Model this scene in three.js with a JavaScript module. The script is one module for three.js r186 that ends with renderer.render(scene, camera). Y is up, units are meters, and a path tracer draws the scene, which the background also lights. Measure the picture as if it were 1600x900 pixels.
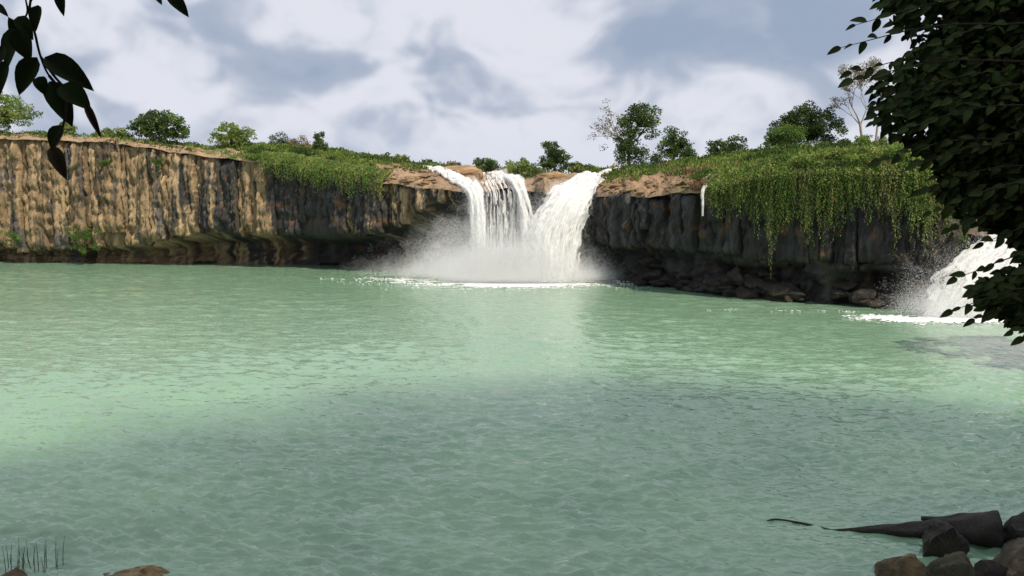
import * as THREE from 'three';
import { mergeGeometries, mergeVertices, toCreasedNormals } from 'three/addons/utils/BufferGeometryUtils.js';

// ------------------------------------------------------------------ camera, sky, sun, exposure
const EYE = 9;                                           // metres above the pool
const scene = new THREE.Scene();
const camera = new THREE.PerspectiveCamera(36, 16 / 9, 0.1, 4000);
camera.position.set(0, EYE, 0);
camera.rotation.x = -0.10788;
const renderer = new THREE.WebGLRenderer({ antialias: true });
renderer.toneMapping = THREE.LinearToneMapping;
renderer.toneMappingExposure = 1.0;
renderer.shadowMap.enabled = true;

const V = (x, y, z) => new THREE.Vector3(x, y, z);
function mulberry(a) { return () => { a = (a + 0x6d2b79f5) | 0; let t = Math.imul(a ^ (a >>> 15), 1 | a); t = (t + Math.imul(t ^ (t >>> 7), 61 | t)) ^ t; return ((t ^ (t >>> 14)) >>> 0) / 4294967296; }; }
const clamp = (x, a = 0, b = 1) => Math.min(b, Math.max(a, x));
const lerp = (a, b, t) => a + (b - a) * t;
const sstep = (a, b, x) => { const t = clamp((x - a) / (b - a)); return t * t * (3 - 2 * t); };
const mix3 = (a, b, t) => [lerp(a[0], b[0], t), lerp(a[1], b[1], t), lerp(a[2], b[2], t)];
// gradient noise in 3-D
const PERM = new Uint8Array(512);
{ const r = mulberry(11), p = [...Array(256).keys()]; for (let i = 255; i > 0; i--) { const j = Math.floor(r() * (i + 1)); [p[i], p[j]] = [p[j], p[i]]; } for (let i = 0; i < 512; i++) PERM[i] = p[i & 255]; }
const fd = (t) => t * t * t * (t * (t * 6 - 15) + 10);
const gr = (h, x, y, z) => { h &= 15; const u = h < 8 ? x : y, v = h < 4 ? y : h === 12 || h === 14 ? x : z; return ((h & 1) ? -u : u) + ((h & 2) ? -v : v); };
function noise(x, y, z, per = 256) {
  const fx = Math.floor(x), fy = Math.floor(y), fz = Math.floor(z);
  const m = (a) => (((a % per) + per) % per) & 255;
  const X = m(fx), X1 = m(fx + 1), Y = m(fy), Y1 = m(fy + 1), Z = fz & 255, Z1 = (fz + 1) & 255;
  x -= fx; y -= fy; z -= fz;
  const u = fd(x), v = fd(y), w = fd(z);
  const h = (a, b, c) => PERM[PERM[PERM[a] + b] + c];
  return lerp(lerp(lerp(gr(h(X, Y, Z), x, y, z), gr(h(X1, Y, Z), x - 1, y, z), u), lerp(gr(h(X, Y1, Z), x, y - 1, z), gr(h(X1, Y1, Z), x - 1, y - 1, z), u), v),
    lerp(lerp(gr(h(X, Y, Z1), x, y, z - 1), gr(h(X1, Y, Z1), x - 1, y, z - 1), u), lerp(gr(h(X, Y1, Z1), x, y - 1, z - 1), gr(h(X1, Y1, Z1), x - 1, y - 1, z - 1), u), v), w);
}
function fbm(x, y, z, o = 4, g = 0.5) { let s = 0, a = 1; for (let i = 0; i < o; i++) { s += a * noise(x, y, z); x = x * 2.03 + 17.1; y = y * 2.03 + 5.3; z = z * 2.03 + 9.7; a *= g; } return s; }

const hash = (a, b) => PERM[PERM[(a + 4096) & 255] + ((b + 4096) & 255)] / 255;

// broken cloud deck: bright billows with slate-blue undersides and gaps
{
  const W = 2048, H = 1024, data = new Float32Array(W * H * 4);
  // cloud masses: [azimuth deg, elevation deg, half width, half height, brightness]
  const MASS = [[-13.5, 7.6, 7.5, 1.5, -0.34], [-21, 9.4, 4, 1.5, -0.16], [8.6, 9.8, 3.2, 2.6, -0.8], [17, 10.3, 3.6, 2.3, -0.8], [-3, 4.6, 5, 1.5, -0.3], [-6, 10.4, 8, 1.8, 0.28], [-25, 7.2, 5, 2.4, 0.22],
    [-14, 4.6, 6, 1.5, 0.26], [12.5, 6.2, 7, 1.7, 0.26], [2.6, 8.4, 2.4, 2.6, 0.3], [14.3, 10.2, 0.7, 0.9, 0.45], [11, 3.6, 9, 1.3, 0.16], [4, 2.2, 5, 1, 0.1], [22, 4, 4, 2, 0.2]];
  const slate = [0.405, 0.468, 0.59], white = [0.75, 0.77, 0.85], deep = [0.33, 0.405, 0.54];
  for (let j = 0; j < H; j++) {
    const el = ((j + 0.5) / H - 0.5) * Math.PI, cy = Math.cos(el), y = Math.sin(el);
    for (let i = 0; i < W; i++) {
      const k = (j * W + i) * 4;
      const lon = ((i + 0.5) / W - 0.5) * 2 * Math.PI, x = Math.cos(lon) * cy, z = Math.sin(lon) * cy;
      let c;
      if (y < -0.02) c = [0.3, 0.33, 0.34];
      else {
        const s = 4.6, sy = 8.2;
        const wx = fbm(x * s + 3, y * sy, z * s, 3), wy = fbm(x * s - 9, y * sy + 4, z * s + 7, 3);
        let v = fbm(x * s + wx * 0.55, y * sy + wy * 0.6 + 1.7, z * s + wx * 0.4, 6, 0.56) * 0.72 + 0.05;
        let bil = 0, am = 0.5, fq = 1; for (let q = 0; q < 4; q++) { bil += am * (0.35 - Math.abs(noise(x * 11 * fq + wx, y * 17 * fq + wy + q * 3, z * 11 * fq))); am *= 0.55; fq *= 2.1; }
        v += 0.85 * bil;
        const az = Math.atan2(x, -z) * 57.2958 + wx * 1.5, ed = el * 57.2958 + wy * 0.9;
        for (const [a, e, w, h, g] of MASS) { const dx = (az - a) / w, dy = (ed - e) / h, q = dx * dx + dy * dy; if (q < 6) v += g * Math.exp(-q); }
        const t = sstep(-0.26, 0.38, v), d = sstep(-0.2, -0.75, v);
        c = mix3(mix3(slate, white, t), deep, d);
        const low = sstep(5, 0, el * 57.2958);
        c = mix3(c, [0.64, 0.69, 0.81], low * 0.5);
      }
      data[k] = c[0]; data[k + 1] = c[1]; data[k + 2] = c[2]; data[k + 3] = 1;
    }
  }
  const sky = new THREE.DataTexture(data, W, H, THREE.RGBAFormat, THREE.FloatType);
  sky.mapping = THREE.EquirectangularReflectionMapping; sky.magFilter = sky.minFilter = THREE.LinearFilter; sky.needsUpdate = true;
  scene.background = sky; scene.environment = sky;
}
const SUN = V(0.52, 0.95, 0.6).normalize();
const sun = new THREE.DirectionalLight(0xfff1dc, 4.4);
sun.position.copy(SUN).multiplyScalar(200).add(V(0, 0, -60)); sun.target.position.set(0, 0, -60);
sun.castShadow = true; sun.shadow.radius = 2;
Object.assign(sun.shadow.camera, { left: -130, right: 130, top: 100, bottom: -100, near: 1, far: 500 });
scene.add(sun, sun.target);

// ------------------------------------------------------------------ helpers
const names = {};
function numbered(n) { const k = names[n] = (names[n] ?? -1) + 1; return k ? `${n}_${String(k).padStart(3, '0')}` : n; }
function tag(o, label, category, group, kind) { if (label) o.userData.label = label; if (category) o.userData.category = category; if (group) o.userData.group = group; if (kind) o.userData.kind = kind; return o; }
function thing(name, label, category, pos = [0, 0, 0], group) { const g = new THREE.Group(); g.name = numbered(name); g.position.set(...pos); scene.add(g); return tag(g, label, category, group); }
function mesh(name, geo, mat, parent) { const m = new THREE.Mesh(geo, mat); m.name = parent ? name : numbered(name); m.castShadow = m.receiveShadow = true; (parent || scene).add(m); return m; }
function geom(pos, idx, col, uv, nor) {
  const g = new THREE.BufferGeometry();
  g.setAttribute('position', new THREE.BufferAttribute(new Float32Array(pos), 3));
  if (col) g.setAttribute('color', new THREE.BufferAttribute(new Float32Array(col), 3));
  if (uv) g.setAttribute('uv', new THREE.BufferAttribute(new Float32Array(uv), 2));
  if (idx) g.setIndex(idx);
  if (nor) g.setAttribute('normal', new THREE.BufferAttribute(new Float32Array(nor), 3)); else g.computeVertexNormals();
  return g;
}
function instanced(name, geo, mat, items, parent) {       // items: {m: Matrix4, c: [r,g,b]}
  const im = new THREE.InstancedMesh(geo, mat, items.length), c = new THREE.Color();
  items.forEach((it, i) => { im.setMatrixAt(i, it.m); if (it.c) im.setColorAt(i, c.setRGB(...it.c)); });
  im.name = parent ? name : numbered(name); im.userData.kind = 'stuff'; im.castShadow = im.receiveShadow = true; (parent || scene).add(im); return im;
}
const Q = new THREE.Quaternion(), E3 = new THREE.Euler();
const mat4 = (p, rx, ry, rz, sx, sy = sx, sz = sx) => new THREE.Matrix4().compose(p, Q.setFromEuler(E3.set(rx, ry, rz)), V(sx, sy, sz));
function tube(points, radii, seg = 8, ring = 7, rough = 0) {
  const curve = new THREE.CatmullRomCurve3(points), n = points.length - 1, N = Math.max(2, seg * n), fr = curve.computeFrenetFrames(N), pos = [], idx = [], uv = [];
  for (let i = 0; i <= N; i++) {
    const t = i / N, p = curve.getPoint(t), f = t * n, k = Math.min(n - 1, Math.floor(f)), r = lerp(radii[k], radii[k + 1], f - k);
    for (let j = 0; j <= ring; j++) {
      const a = (j % ring) / ring * Math.PI * 2, d = V(0, 0, 0).addScaledVector(fr.normals[i], Math.cos(a)).addScaledVector(fr.binormals[i], Math.sin(a));
      const rr = r * (1 + rough * noise(p.x * 2 + d.x * 1.3, p.y * 2 + d.y * 1.3, p.z * 2 + d.z * 1.3));
      pos.push(p.x + d.x * rr, p.y + d.y * rr, p.z + d.z * rr); uv.push(j / ring, t * n);
    }
  }
  for (let i = 0; i < N; i++) for (let j = 0; j < ring; j++) { const a = i * (ring + 1) + j, b = a + ring + 1; idx.push(a, b, a + 1, b, b + 1, a + 1); }
  for (const e of [0, N]) { const c = pos.length / 3, p = curve.getPoint(e / N); pos.push(p.x, p.y, p.z); uv.push(0, 0); for (let j = 0; j < ring; j++) { const a = e * (ring + 1) + j; e ? idx.push(a, c, a + 1) : idx.push(a, a + 1, c); } }
  return geom(pos, idx, null, uv);
}
// periodic greyscale noise as a texture
function noiseTex(size, layers, seed = 0, rep = true) {
  const d = new Uint8Array(size * size * 4);
  for (let j = 0; j < size; j++) for (let i = 0; i < size; i++) {
    let s = 0;
    for (const [fx, fy, a, ridge] of layers) { const per = 256; let n = periodic(i / size, j / size, fx, fy, seed + fx * 0.37); if (ridge) n = 1 - 2 * Math.abs(n); s += a * n; }
    const v = clamp(0.5 + 0.5 * s) * 255, k = (j * size + i) * 4; d[k] = d[k + 1] = d[k + 2] = v; d[k + 3] = 255;
  }
  const t = new THREE.DataTexture(d, size, size); t.wrapS = t.wrapT = THREE.RepeatWrapping; t.magFilter = t.minFilter = THREE.LinearFilter; t.needsUpdate = true; return t;
}
function periodic(u, v, fx, fy, w) {                       // u, v in 0..1, integer frequencies
  const x = u * fx, y = v * fy, X = Math.floor(x), Y = Math.floor(y), W = Math.floor(w * 7) & 255, a = x - X, b = y - Y;
  const h = (i, j) => { const q = PERM[PERM[PERM[((i % fx) + fx) % fx & 255] + (((j % fy) + fy) % fy & 255)] + W]; const t = q / 256 * Math.PI * 2; return [Math.cos(t), Math.sin(t)]; };
  const d = (i, j, px, py) => { const g = h(i, j); return g[0] * px + g[1] * py; };
  const U = fd(a), Z = fd(b);
  return 1.5 * lerp(lerp(d(X, Y, a, b), d(X + 1, Y, a - 1, b), U), lerp(d(X, Y + 1, a, b - 1), d(X + 1, Y + 1, a - 1, b - 1), U), Z);
}
// ------------------------------------------------------------------ materials
const rockBump = noiseTex(512, [[6, 4, 0.4], [14, 9, 0.35], [33, 21, 0.3], [70, 55, 0.22]], 3);
const M = {
  rock: new THREE.MeshStandardMaterial({ vertexColors: true, roughness: 0.92, bumpMap: rockBump, bumpScale: 0.12 }),
  wetRock: new THREE.MeshPhysicalMaterial({ vertexColors: true, roughness: 0.62, bumpMap: rockBump, bumpScale: 0.12, specularIntensity: 0.6 }),
  soil: new THREE.MeshStandardMaterial({ vertexColors: true, roughness: 0.96, bumpMap: rockBump, bumpScale: 0.1 }),
  leaf: new THREE.MeshPhysicalMaterial({ vertexColors: true, roughness: 1, transmission: 0.35, thickness: 0, specularIntensity: 0.3, side: THREE.DoubleSide }),
  leafInst: new THREE.MeshPhysicalMaterial({ color: 0xffffff, roughness: 1, transmission: 0.35, thickness: 0, specularIntensity: 0.3, side: THREE.DoubleSide }),
  bark: new THREE.MeshStandardMaterial({ color: new THREE.Color().setRGB(0.11, 0.085, 0.06), roughness: 0.95, bumpMap: rockBump, bumpScale: 0.02 }),
  paleBark: new THREE.MeshStandardMaterial({ color: new THREE.Color().setRGB(0.3, 0.26, 0.21), roughness: 0.9 }),
  nearLeaf: new THREE.MeshPhysicalMaterial({ color: new THREE.Color().setRGB(0.046, 0.07, 0.023), roughness: 0.8, specularIntensity: 0.2, side: THREE.DoubleSide }),
  dryLeaf: new THREE.MeshPhysicalMaterial({ color: new THREE.Color().setRGB(0.13, 0.095, 0.06), roughness: 0.85, specularIntensity: 0.3, side: THREE.DoubleSide }),
  fall: null,
  foam: new THREE.MeshStandardMaterial({ color: new THREE.Color().setRGB(0.86, 0.88, 0.88), roughness: 0.7, side: THREE.DoubleSide }),
  drop: new THREE.MeshStandardMaterial({ color: new THREE.Color().setRGB(0.88, 0.9, 0.91), roughness: 0.6 }),
};

M.fall = new THREE.MeshStandardMaterial({ color: new THREE.Color().setRGB(0.86, 0.88, 0.88), roughness: 0.7, side: THREE.DoubleSide, transparent: true, alphaMap: noiseTex(512, [[14, 2, 0.5], [31, 5, 0.45], [67, 13, 0.4], [120, 60, 0.25]], 9) });
// ------------------------------------------------------------------ rim of the gorge
// x, z, rim height, foot of the hard cap rock, rise of the land behind, darkness of the stone, green cover, depth of the undercut
const RIM = [
  [-114, -117, 17, 1.2, .7, .2, .8, 2], [-95, -115, 16.6, 1.2, .7, .2, .7, 2], [-81, -114, 16.3, 1.4, .7, .2, .6, 2.5], [-64, -112, 16, 1.9, .6, .16, .3, 3.2], [-51, -110, 15.6, 2.2, .6, .18, .25, 3.8], [-45, -108.5, 14.9, 2.7, .7, .28, .3, 4.4],
  [-38.4, -107, 13.9, 4, 1, .5, .35, 6], [-32.5, -105.4, 13.2, 4.1, 1.7, .6, .45, 6], [-29.5, -104.5, 12.9, 4.1, 2.2, .25, .6, 6], [-27.6, -104, 12.7, 4.1, 2.5, .7, 1, 6.5], [-23, -102.2, 11.9, 4, 2.9, .95, 1, 7], [-20.2, -101, 11.3, 3.9, 3, .85, 1, 7.5],
  [-17, -99.2, 10.9, 4.2, 2.9, .78, 1, 7.5], [-14, -97.8, 10.4, 5.2, 2.6, .45, .15, 7.5], [-12.3, -96.6, 10.2, 6, 2.5, .45, 0, 7.5], [-7.3, -93.2, 9.7, 8, 2.4, .6, 0, 7],
  [-4.6, -92.6, 9.4, 7.6, 2.4, .85, 0, 4.5], [-3.6, -95.5, 9.4, 4, 2.2, .92, 0, 2], [-3.1, -97.6, 9.6, .6, 2.2, .92, 0, .6], [0, -98.1, 9.8, .6, 2.2, .9, 0, .5], [2.3, -97.6, 9.6, .6, 2.2, .92, 0, .5], [3.1, -95.2, 9.4, 2, 2.2, .92, .1, 1],
  [3.7, -92.6, 9.3, 4, 2.2, .95, 0, 2], [8.3, -91.4, 9.3, 5, 2.2, .96, 0, 3], [8.7, -89.4, 9, 4, 2.5, .96, 0, 2.6],
  [11.9, -84, 9, 3.6, 2.8, .93, .1, 2.6], [16.6, -77, 9.5, 3.6, 3.1, .95, .55, 2.2], [20.9, -73, 10.5, 3.3, 2.5, .93, 1, 2], [25, -70, 10.9, 3.2, 2.1, .93, 1, 2], [30.7, -67, 10.8, 3.2, 2.1, .95, 1, 2], [33.6, -68, 10.3, 2.8, 3, .95, 1, 1.5], [35.6, -71.4, 6.4, 2, 3, .95, .6, 1],
  [38.6, -72, 5.8, 1.5, 3, .95, .2, 1], [45, -70.6, 5.8, 1.5, 3, .95, .2, 1], [47.6, -66, 9.5, 2, 3, .9, 1, 1.5], [60, -60, 11, 2, 3, .9, 1, 1.5], [82, -50, 12, 2, 3, .9, 1, 1.5]];
function cat(a, b, c, d, t) { return 0.5 * (2 * b + (c - a) * t + (2 * a - 5 * b + 4 * c - d) * t * t + (3 * b - a - 3 * c + d) * t * t * t); }
function rimAt(f) {
  const n = RIM.length - 1, k = clamp(Math.floor(f), 0, n - 1), t = f - k, a = RIM[Math.max(0, k - 1)], b = RIM[k], c = RIM[k + 1], d = RIM[Math.min(n, k + 2)];
  return b.map((_, i) => i < 2 ? lerp(lerp(b[i], c[i], t), cat(a[i], b[i], c[i], d[i], t), 0.6) : lerp(b[i], c[i], t * t * (3 - 2 * t)));
}
const rim = [];                                            // evenly spaced samples along the rim
{
  let last = rimAt(0), acc = 0, need = 0; const STEP = 0.3;
  for (let f = 0; f < RIM.length - 1; f += 0.002) {
    const p = rimAt(f); acc += Math.hypot(p[0] - last[0], p[1] - last[1]); last = p;
    if (acc >= need) { rim.push({ x: p[0], z: p[1], top: p[2], foot: p[3], rise: p[4], dark: p[5], green: p[6], cut: p[7], s: acc }); need += STEP; }
  }
  rim.forEach((r, i) => {
    const a = rim[Math.max(0, i - 4)], b = rim[Math.min(rim.length - 1, i + 4)], l = Math.hypot(b.x - a.x, b.z - a.z);
    r.tx = (b.x - a.x) / l; r.tz = (b.z - a.z) / l; r.nx = -r.tz; r.nz = r.tx;
    const w = 0.5 * noise(r.s * 0.18, 3, 0) + 0.25 * noise(r.s * 0.6, 8, 0);
    r.x += r.nx * w; r.z += r.nz * w; r.top += 0.25 * noise(r.s * 0.35, 1, 1) + 0.12 * noise(r.s * 1.3, 1, 5);
    r.b = r.x / -r.z;
  });
}
const rimBy = (x) => rim.reduce((m, r, i) => Math.abs(r.x - x) < Math.abs(rim[m].x - x) ? i : m, 0);
function rimAtBearing(b) { let lo = 0, hi = rim.length - 1; while (hi - lo > 1) { const m = (lo + hi) >> 1; if (rim[m].b < b) lo = m; else hi = m; } return rim[lo]; }
function landRise(r, t, x, z) {
  const back = t < 0 ? 0 : 1 - Math.exp(-t / 5.5);
  const lumps = sstep(0, 3, t) * (0.28 * noise(x * 0.33, z * 0.33, 2) + 0.22 * noise(x * 0.9, z * 0.9, 4) * (1 - sstep(20, 60, t)));
  const rough = (1 - sstep(0.4, 0.7, r.green)) * sstep(0, 0.5, t) * (1 - sstep(10, 20, t)); 
  return rough * (0.3 * (hash(Math.floor(x * 0.8 + 0.5 * noise(x, z, 1)), Math.floor(z * 0.9 + 0.5 * noise(z, x, 2))) - 0.5) + 0.14 * noise(x * 2.3, z * 2.3, 8)) + r.rise * back * (1 - 0.25 * sstep(15, 60, t)) + lumps + 0.8 * noise(x * 0.02, z * 0.02, 6) * sstep(25, 90, t);
}
function land(x, z) { const r = rimAtBearing(x / -z), d0 = Math.hypot(r.x, r.z), t = Math.hypot(x, z) - d0; return r.top - 0.12 + landRise(r, t, x, z); }

// land above the gorge
{
  const T = [-0.25, 0, .3, .6, .9, 1.2, 1.6, 2, 2.4, 2.8, 3.3, 3.8, 4.4, 5, 5.6, 6.3, 7, 7.8, 8.6, 9.5, 11, 13, 15, 18, 22, 27, 33, 42, 55, 75, 110, 170, 300, 600, 1500], pos = [], col = [], uv = [], idx = [];
  rim.forEach((r, i) => {
    const d0 = Math.hypot(r.x, r.z), ux = r.x / d0, uz = r.z / d0;
    T.forEach((t) => {
      const x = r.x + ux * t + (t < 0 ? r.nx * 0.0 : 0), z = r.z + uz * t, y = r.top - 0.12 + landRise(r, t, x, z) - (t < 0 ? 0.35 : 0);
      pos.push(x, y, z); uv.push(x / 4, z / 4);
      const g = clamp(r.green * 1.2 + 0.5 * noise(x * 0.4, z * 0.4, 9) - 0.1 + sstep(3, 9, t) * (0.25 + 0.5 * sstep(0.05, 0.2, r.green)) + sstep(10, 22, t));
      const n = 0.5 + 0.5 * noise(x * 1.1, z * 1.1, 12), n2 = 0.5 + 0.5 * noise(x * 3, z * 3, 1);
      const wet = r.x > 33 ? 1.6 : Math.abs(r.x) < 9 ? 0.25 : 0;
      let rock = mix3(mix3([0.2, 0.13, 0.075], [0.43, 0.31, 0.195], clamp(n * 0.7 + n2 * 0.5)), [0.4, 0.2, 0.1], r.x > 9 ? 0.45 * n2 : 0.1 * n2);
      rock = mix3(rock, [0.11, 0.08, 0.055], 0.75 * sstep(0.1, 0.0, Math.abs(noise(x * 0.9, z * 0.9, 33))) + 0.4 * sstep(0.2, 0.5, noise(x * 2.2, z * 1.6, 35)));
      rock = mix3(rock, [0.06, 0.05, 0.045], clamp(wet * n2));
      const grass = mix3([0.07, 0.11, 0.025], [0.13, 0.16, 0.045], n2);
      col.push(...mix3(rock, grass, sstep(0.35, 0.6, g)));
    });
  });
  const n = T.length;
  for (let i = 0; i < rim.length - 1; i++) for (let j = 0; j < n - 1; j++) { const a = i * n + j, b = a + n; idx.push(a, b, a + 1, b, b + 1, a + 1); }
  tag(mesh('ground', geom(pos, idx, col, uv), M.soil), 'grass and bare rock on the plateau above the cliffs', null, null, 'structure');
}
// stone colours
const TAN = [0.4, 0.292, 0.168], BROWN = [0.2, 0.136, 0.074], UMBER = [0.088, 0.066, 0.042], SLATE = [0.085, 0.085, 0.095], BLACK = [0.037, 0.035, 0.034], RUST = [0.2, 0.09, 0.03];
function stone(s, y, r, tint) {
  const streak = noise(s * 1.6, y * 0.12, 3) + 0.6 * noise(s * 4.2, y * 0.22, 7), blotch = noise(s * 0.35, y * 0.3, 11) + 0.5 * noise(s * 1.1, y * 0.8, 13), fine = noise(s * 6, y * 5, 17);
  let c = mix3(TAN, BROWN, sstep(-0.42, 0.32, streak * 0.75 + fine * 0.5 + tint * 0.6));
  c = mix3(c, UMBER, sstep(0.14, 0.42, blotch * 0.6 + streak * 0.45 + fine * 0.25 + tint * 0.35));
  c = mix3(c, SLATE, 0.85 * sstep(0.28, 0.5, noise(s * 0.55 + 40, y * 0.16, 21) + 0.35 * streak));
  const dk = sstep(-0.12, 0.12, r.dark - 0.5 + (r.dark > 0.8 ? 0.42 : 0.6) * (noise(s * 0.5, y * 0.1, 31) + 0.5 * streak + 0.35 * fine));
  let dark = mix3(BLACK, SLATE, 0.6 * sstep(0.0, 0.5, noise(s * 2.2, y * 0.3, 41)));
  dark = mix3(dark, RUST, 0.5 * sstep(0.36, 0.6, noise(s * 0.7, y * 0.6, 51) + 0.4 * fine));
  dark = mix3(dark, [0.09, 0.07, 0.042], 0.45 * sstep(0.3, 0.6, streak));
  c = mix3(c, dark, dk);
  return c;
}
function chips(s, y) {                                     // broken faces: blocks standing proud or fallen out
  let o = 0; for (const [w, h, a] of [[1.3, 2.3, 0.34], [0.6, 1.1, 0.3], [0.3, 0.5, 0.16]]) { const i = Math.floor(s / w + 0.35 * noise(s * 1.5, y * 1.2, 3)), j = Math.floor(y / h + hash(i, 7) * 3 + 0.3 * noise(s * 2, y * 2, 5)); const q = hash(i, j); o += a * (q - 0.5) - (q > 0.93 ? 0.45 * a / 0.34 : 0); } return o;
}
const relief = (s, y) => chips(s, y) + 0.22 * noise(s * 0.14, y * 1.2, 77) + 0.1 * noise(s * 7, y * 5, 79) +  0.16 * noise(s * 1.3, y * 0.16, 61) + 0.13 * noise(s * 3.3, y * 0.5, 67) + 0.09 * noise(s * 5, y * 3.2, 71) + 0.22 * Math.pow(Math.abs(noise(s * 0.8, y * 0.9, 73)), 0.7) * Math.sign(noise(s * 0.8, y * 0.9, 73));

function cliff(x0, x1, label, wet, seed) {
  const i0 = rimBy(x0), i1 = rimBy(x1), rnd = mulberry(seed), c = thing('cliff', label, 'cliff'); c.userData.kind = 'structure';
  const mat = wet ? M.wetRock : M.rock;
  // body: wall behind the columns, undercut and foot
  const pos = [], col = [], uv = [], idx = [], NU = 16, NL = 18, n = NU + NL;
  for (let i = i0; i <= i1; i++) {
    const r = rim[i];
    for (let j = 0; j < n; j++) {
      const up = j < NU, y0 = up ? lerp(r.top - 0.2, r.foot + 0.25, j / (NU - 1)) : lerp(r.foot, -0.8, Math.pow((j - NU) / (NL - 1), 0.9));
      const q = up ? 0 : sstep(0, 0.3, (j - NU + 1) / NL), ledge = up ? 0 : 0.55 * Math.floor(3 * noise(r.s * 0.25, Math.floor(y0 * 1.1) * 3.1, 5) + 0.5) + 0.7 * sstep(1.3, 0, y0) * (0.5 + noise(r.s * 0.5, 2, 2));
      let o = -0.75 - (r.cut - 0.75) * q + relief(r.s, y0) * (up ? 1 : 1.4) + ledge * (r.cut > 1.2 ? 1 : 0.4);
      pos.push(r.x + r.nx * o, y0, r.z + r.nz * o); uv.push(r.s / 2.5, y0 / 2.5);
      let k = stone(r.s, y0, r, 0.2);
      col.push(...k);
    }
  }
  for (let i = 0; i < i1 - i0; i++) for (let j = 0; j < n - 1; j++) { const a = i * n + j, b = a + n; idx.push(a, a + 1, b, b, a + 1, b + 1); }
  mesh('rock_wall', geom(pos, idx, col, uv), mat, c);
  // columns
  let i = i0;
  while (i < i1 - 1) {
    const wide = rnd() < 0.4 ? 1.4 + rnd() * 2.2 : 0.5 + rnd() * 0.9, k = Math.min(i1, i + Math.max(2, Math.round(wide / 0.3))), mid = rim[(i + k) >> 1];
    const gap = rnd() < (wet ? 0.12 : 0.08), out = (rnd() - 0.45) * 0.85 - (gap ? 0.9 : 0), tint = (rnd() - 0.5) * 0.9, top = mid.top - 0.1 - rnd() * rnd() * 0.9, base = mid.foot + (rnd() - 0.5) * 1.1 + (rnd() < 0.15 ? rnd() * 2.5 : 0);
    const hgt = top - base; if (hgt > 0.8) {
      const across = (k - i) * 3, nu = across + 2, nv = Math.max(5, Math.round(hgt / 0.24)), P = [], C = [], U = [], X = [];
      for (let v = 0; v <= nv; v++) for (let u = 0; u <= nu; u++) {
        const inner = u === 0 || u === nu, f = clamp((u - 1) / across), ri = clamp(lerp(i, k, f), 0, rim.length - 1.001), a = rim[Math.floor(ri)], b = rim[Math.floor(ri) + 1], w = ri % 1;
        const s = lerp(a.s, b.s, w), e = v / nv, y = top - hgt * e, edge = Math.pow(Math.abs(f * 2 - 1), 10);
        const crest = e < 0.08 ? -0.35 * (1 - e / 0.08) : 0, heel = e > 0.92 ? -0.4 * (e - 0.92) / 0.08 : 0;
        const o = inner ? -1.6 : out - 0.25 * edge + relief(s + seed, y + tint * 3) + crest + heel;
        P.push(lerp(a.x, b.x, w) + a.nx * o, y + (inner ? 0 : 0.12 * noise(s * 3, y, 97)), lerp(a.z, b.z, w) + a.nz * o); U.push(s / 2.5, y / 2.5);
        C.push(...stone(s, y, a, tint));
      }
      const w = nu + 1;
      for (let v = 0; v < nv; v++) for (let u = 0; u < nu; u++) { const a = v * w + u, b = a + w; X.push(a, b, a + 1, b, b + 1, a + 1); }
      for (let u = 1; u < nu - 1; u++) { X.push(0, u, u + 1); const q = nv * w; X.push(q, q + u + 1, q + u); }
      const m = mesh('rock_column', geom(P, X, C, U), mat, c);
    }
    i = k;
  }
  return c;
}
cliff(-112, -7.0, 'long tan and brown columnar cliff standing over the pool, streaked with dark stains', false, 5);
cliff(-7.0, 8.55, 'black wet rock wall behind the three falling streams', true, 6);
const rightCliff = cliff(8.55, 34.5, 'black undercut cliff draped with hanging green creepers', true, 7);
cliff(34.5, 81, 'low dark rock step under the waterfall behind the leafy tree', true, 8);

// ------------------------------------------------------------------ rocks
function rockGeo(seed, sx, sy, sz, colors, detail = 4, facets = 11, tight = false) {
  const rnd = mulberry(seed), planes = [];
  for (let i = 0; i < facets; i++) { const n = V(rnd() - 0.5, rnd() - 0.5, rnd() - 0.5).normalize(); planes.push([n, tight ? 0.5 + rnd() * 0.2 : 0.62 + rnd() * 0.3]); }
  const g = mergeVertices(new THREE.IcosahedronGeometry(1, detail).deleteAttribute('normal').deleteAttribute('uv')), p = g.attributes.position, v = V(0, 0, 0), col = [], uv = [];
  for (let i = 0; i < p.count; i++) {
    v.fromBufferAttribute(p, i); let r = 1;
    for (const [n, d] of planes) { const q = v.dot(n); if (q > 0.05) r = Math.min(r, d / q); }
    const f = noise(v.x * 5 + seed, v.y * 5, v.z * 5), f2 = noise(v.x * 1.7 + seed, v.y * 1.7, v.z * 1.7), f3 = noise(v.x * 14 + seed, v.y * 14, v.z * 14);
    r *= 1 + 0.09 * f + 0.1 * f2 + 0.05 * f3 + 0.03 * noise(v.x * 30 + seed, v.y * 30, v.z * 30);
    p.setXYZ(i, v.x * r * sx, v.y * r * sy, v.z * r * sz); uv.push(v.x + v.y * 0.6, v.z + v.y * 0.8);
    col.push(...mix3(mix3(colors[0], colors[1], sstep(-0.35, 0.35, f2 + 0.5 * f)), colors[2], sstep(0.1, 0.5, f * 0.7 - f2 * 0.6)));
  }
  g.setAttribute('color', new THREE.Float32BufferAttribute(col, 3)); g.setAttribute('uv', new THREE.Float32BufferAttribute(uv, 2));
  return toCreasedNormals(g, 0.6);
}
function rock(name, label, x, y, z, seed, sx, sy, sz, colors, turn = 0, group, detail = 4, wet) {
  const m = mesh(name, name === 'boulder' ? rockGeo(seed, sx * 1.4, sy * 1.4, sz * 1.4, colors, detail + 1, 15, true) : rockGeo(seed, sx, sy, sz, colors, detail), wet ? M.wetRock : M.rock); m.position.set(x, y, z); m.rotation.y = turn; return tag(m, label, 'rock', group);
}
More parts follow.
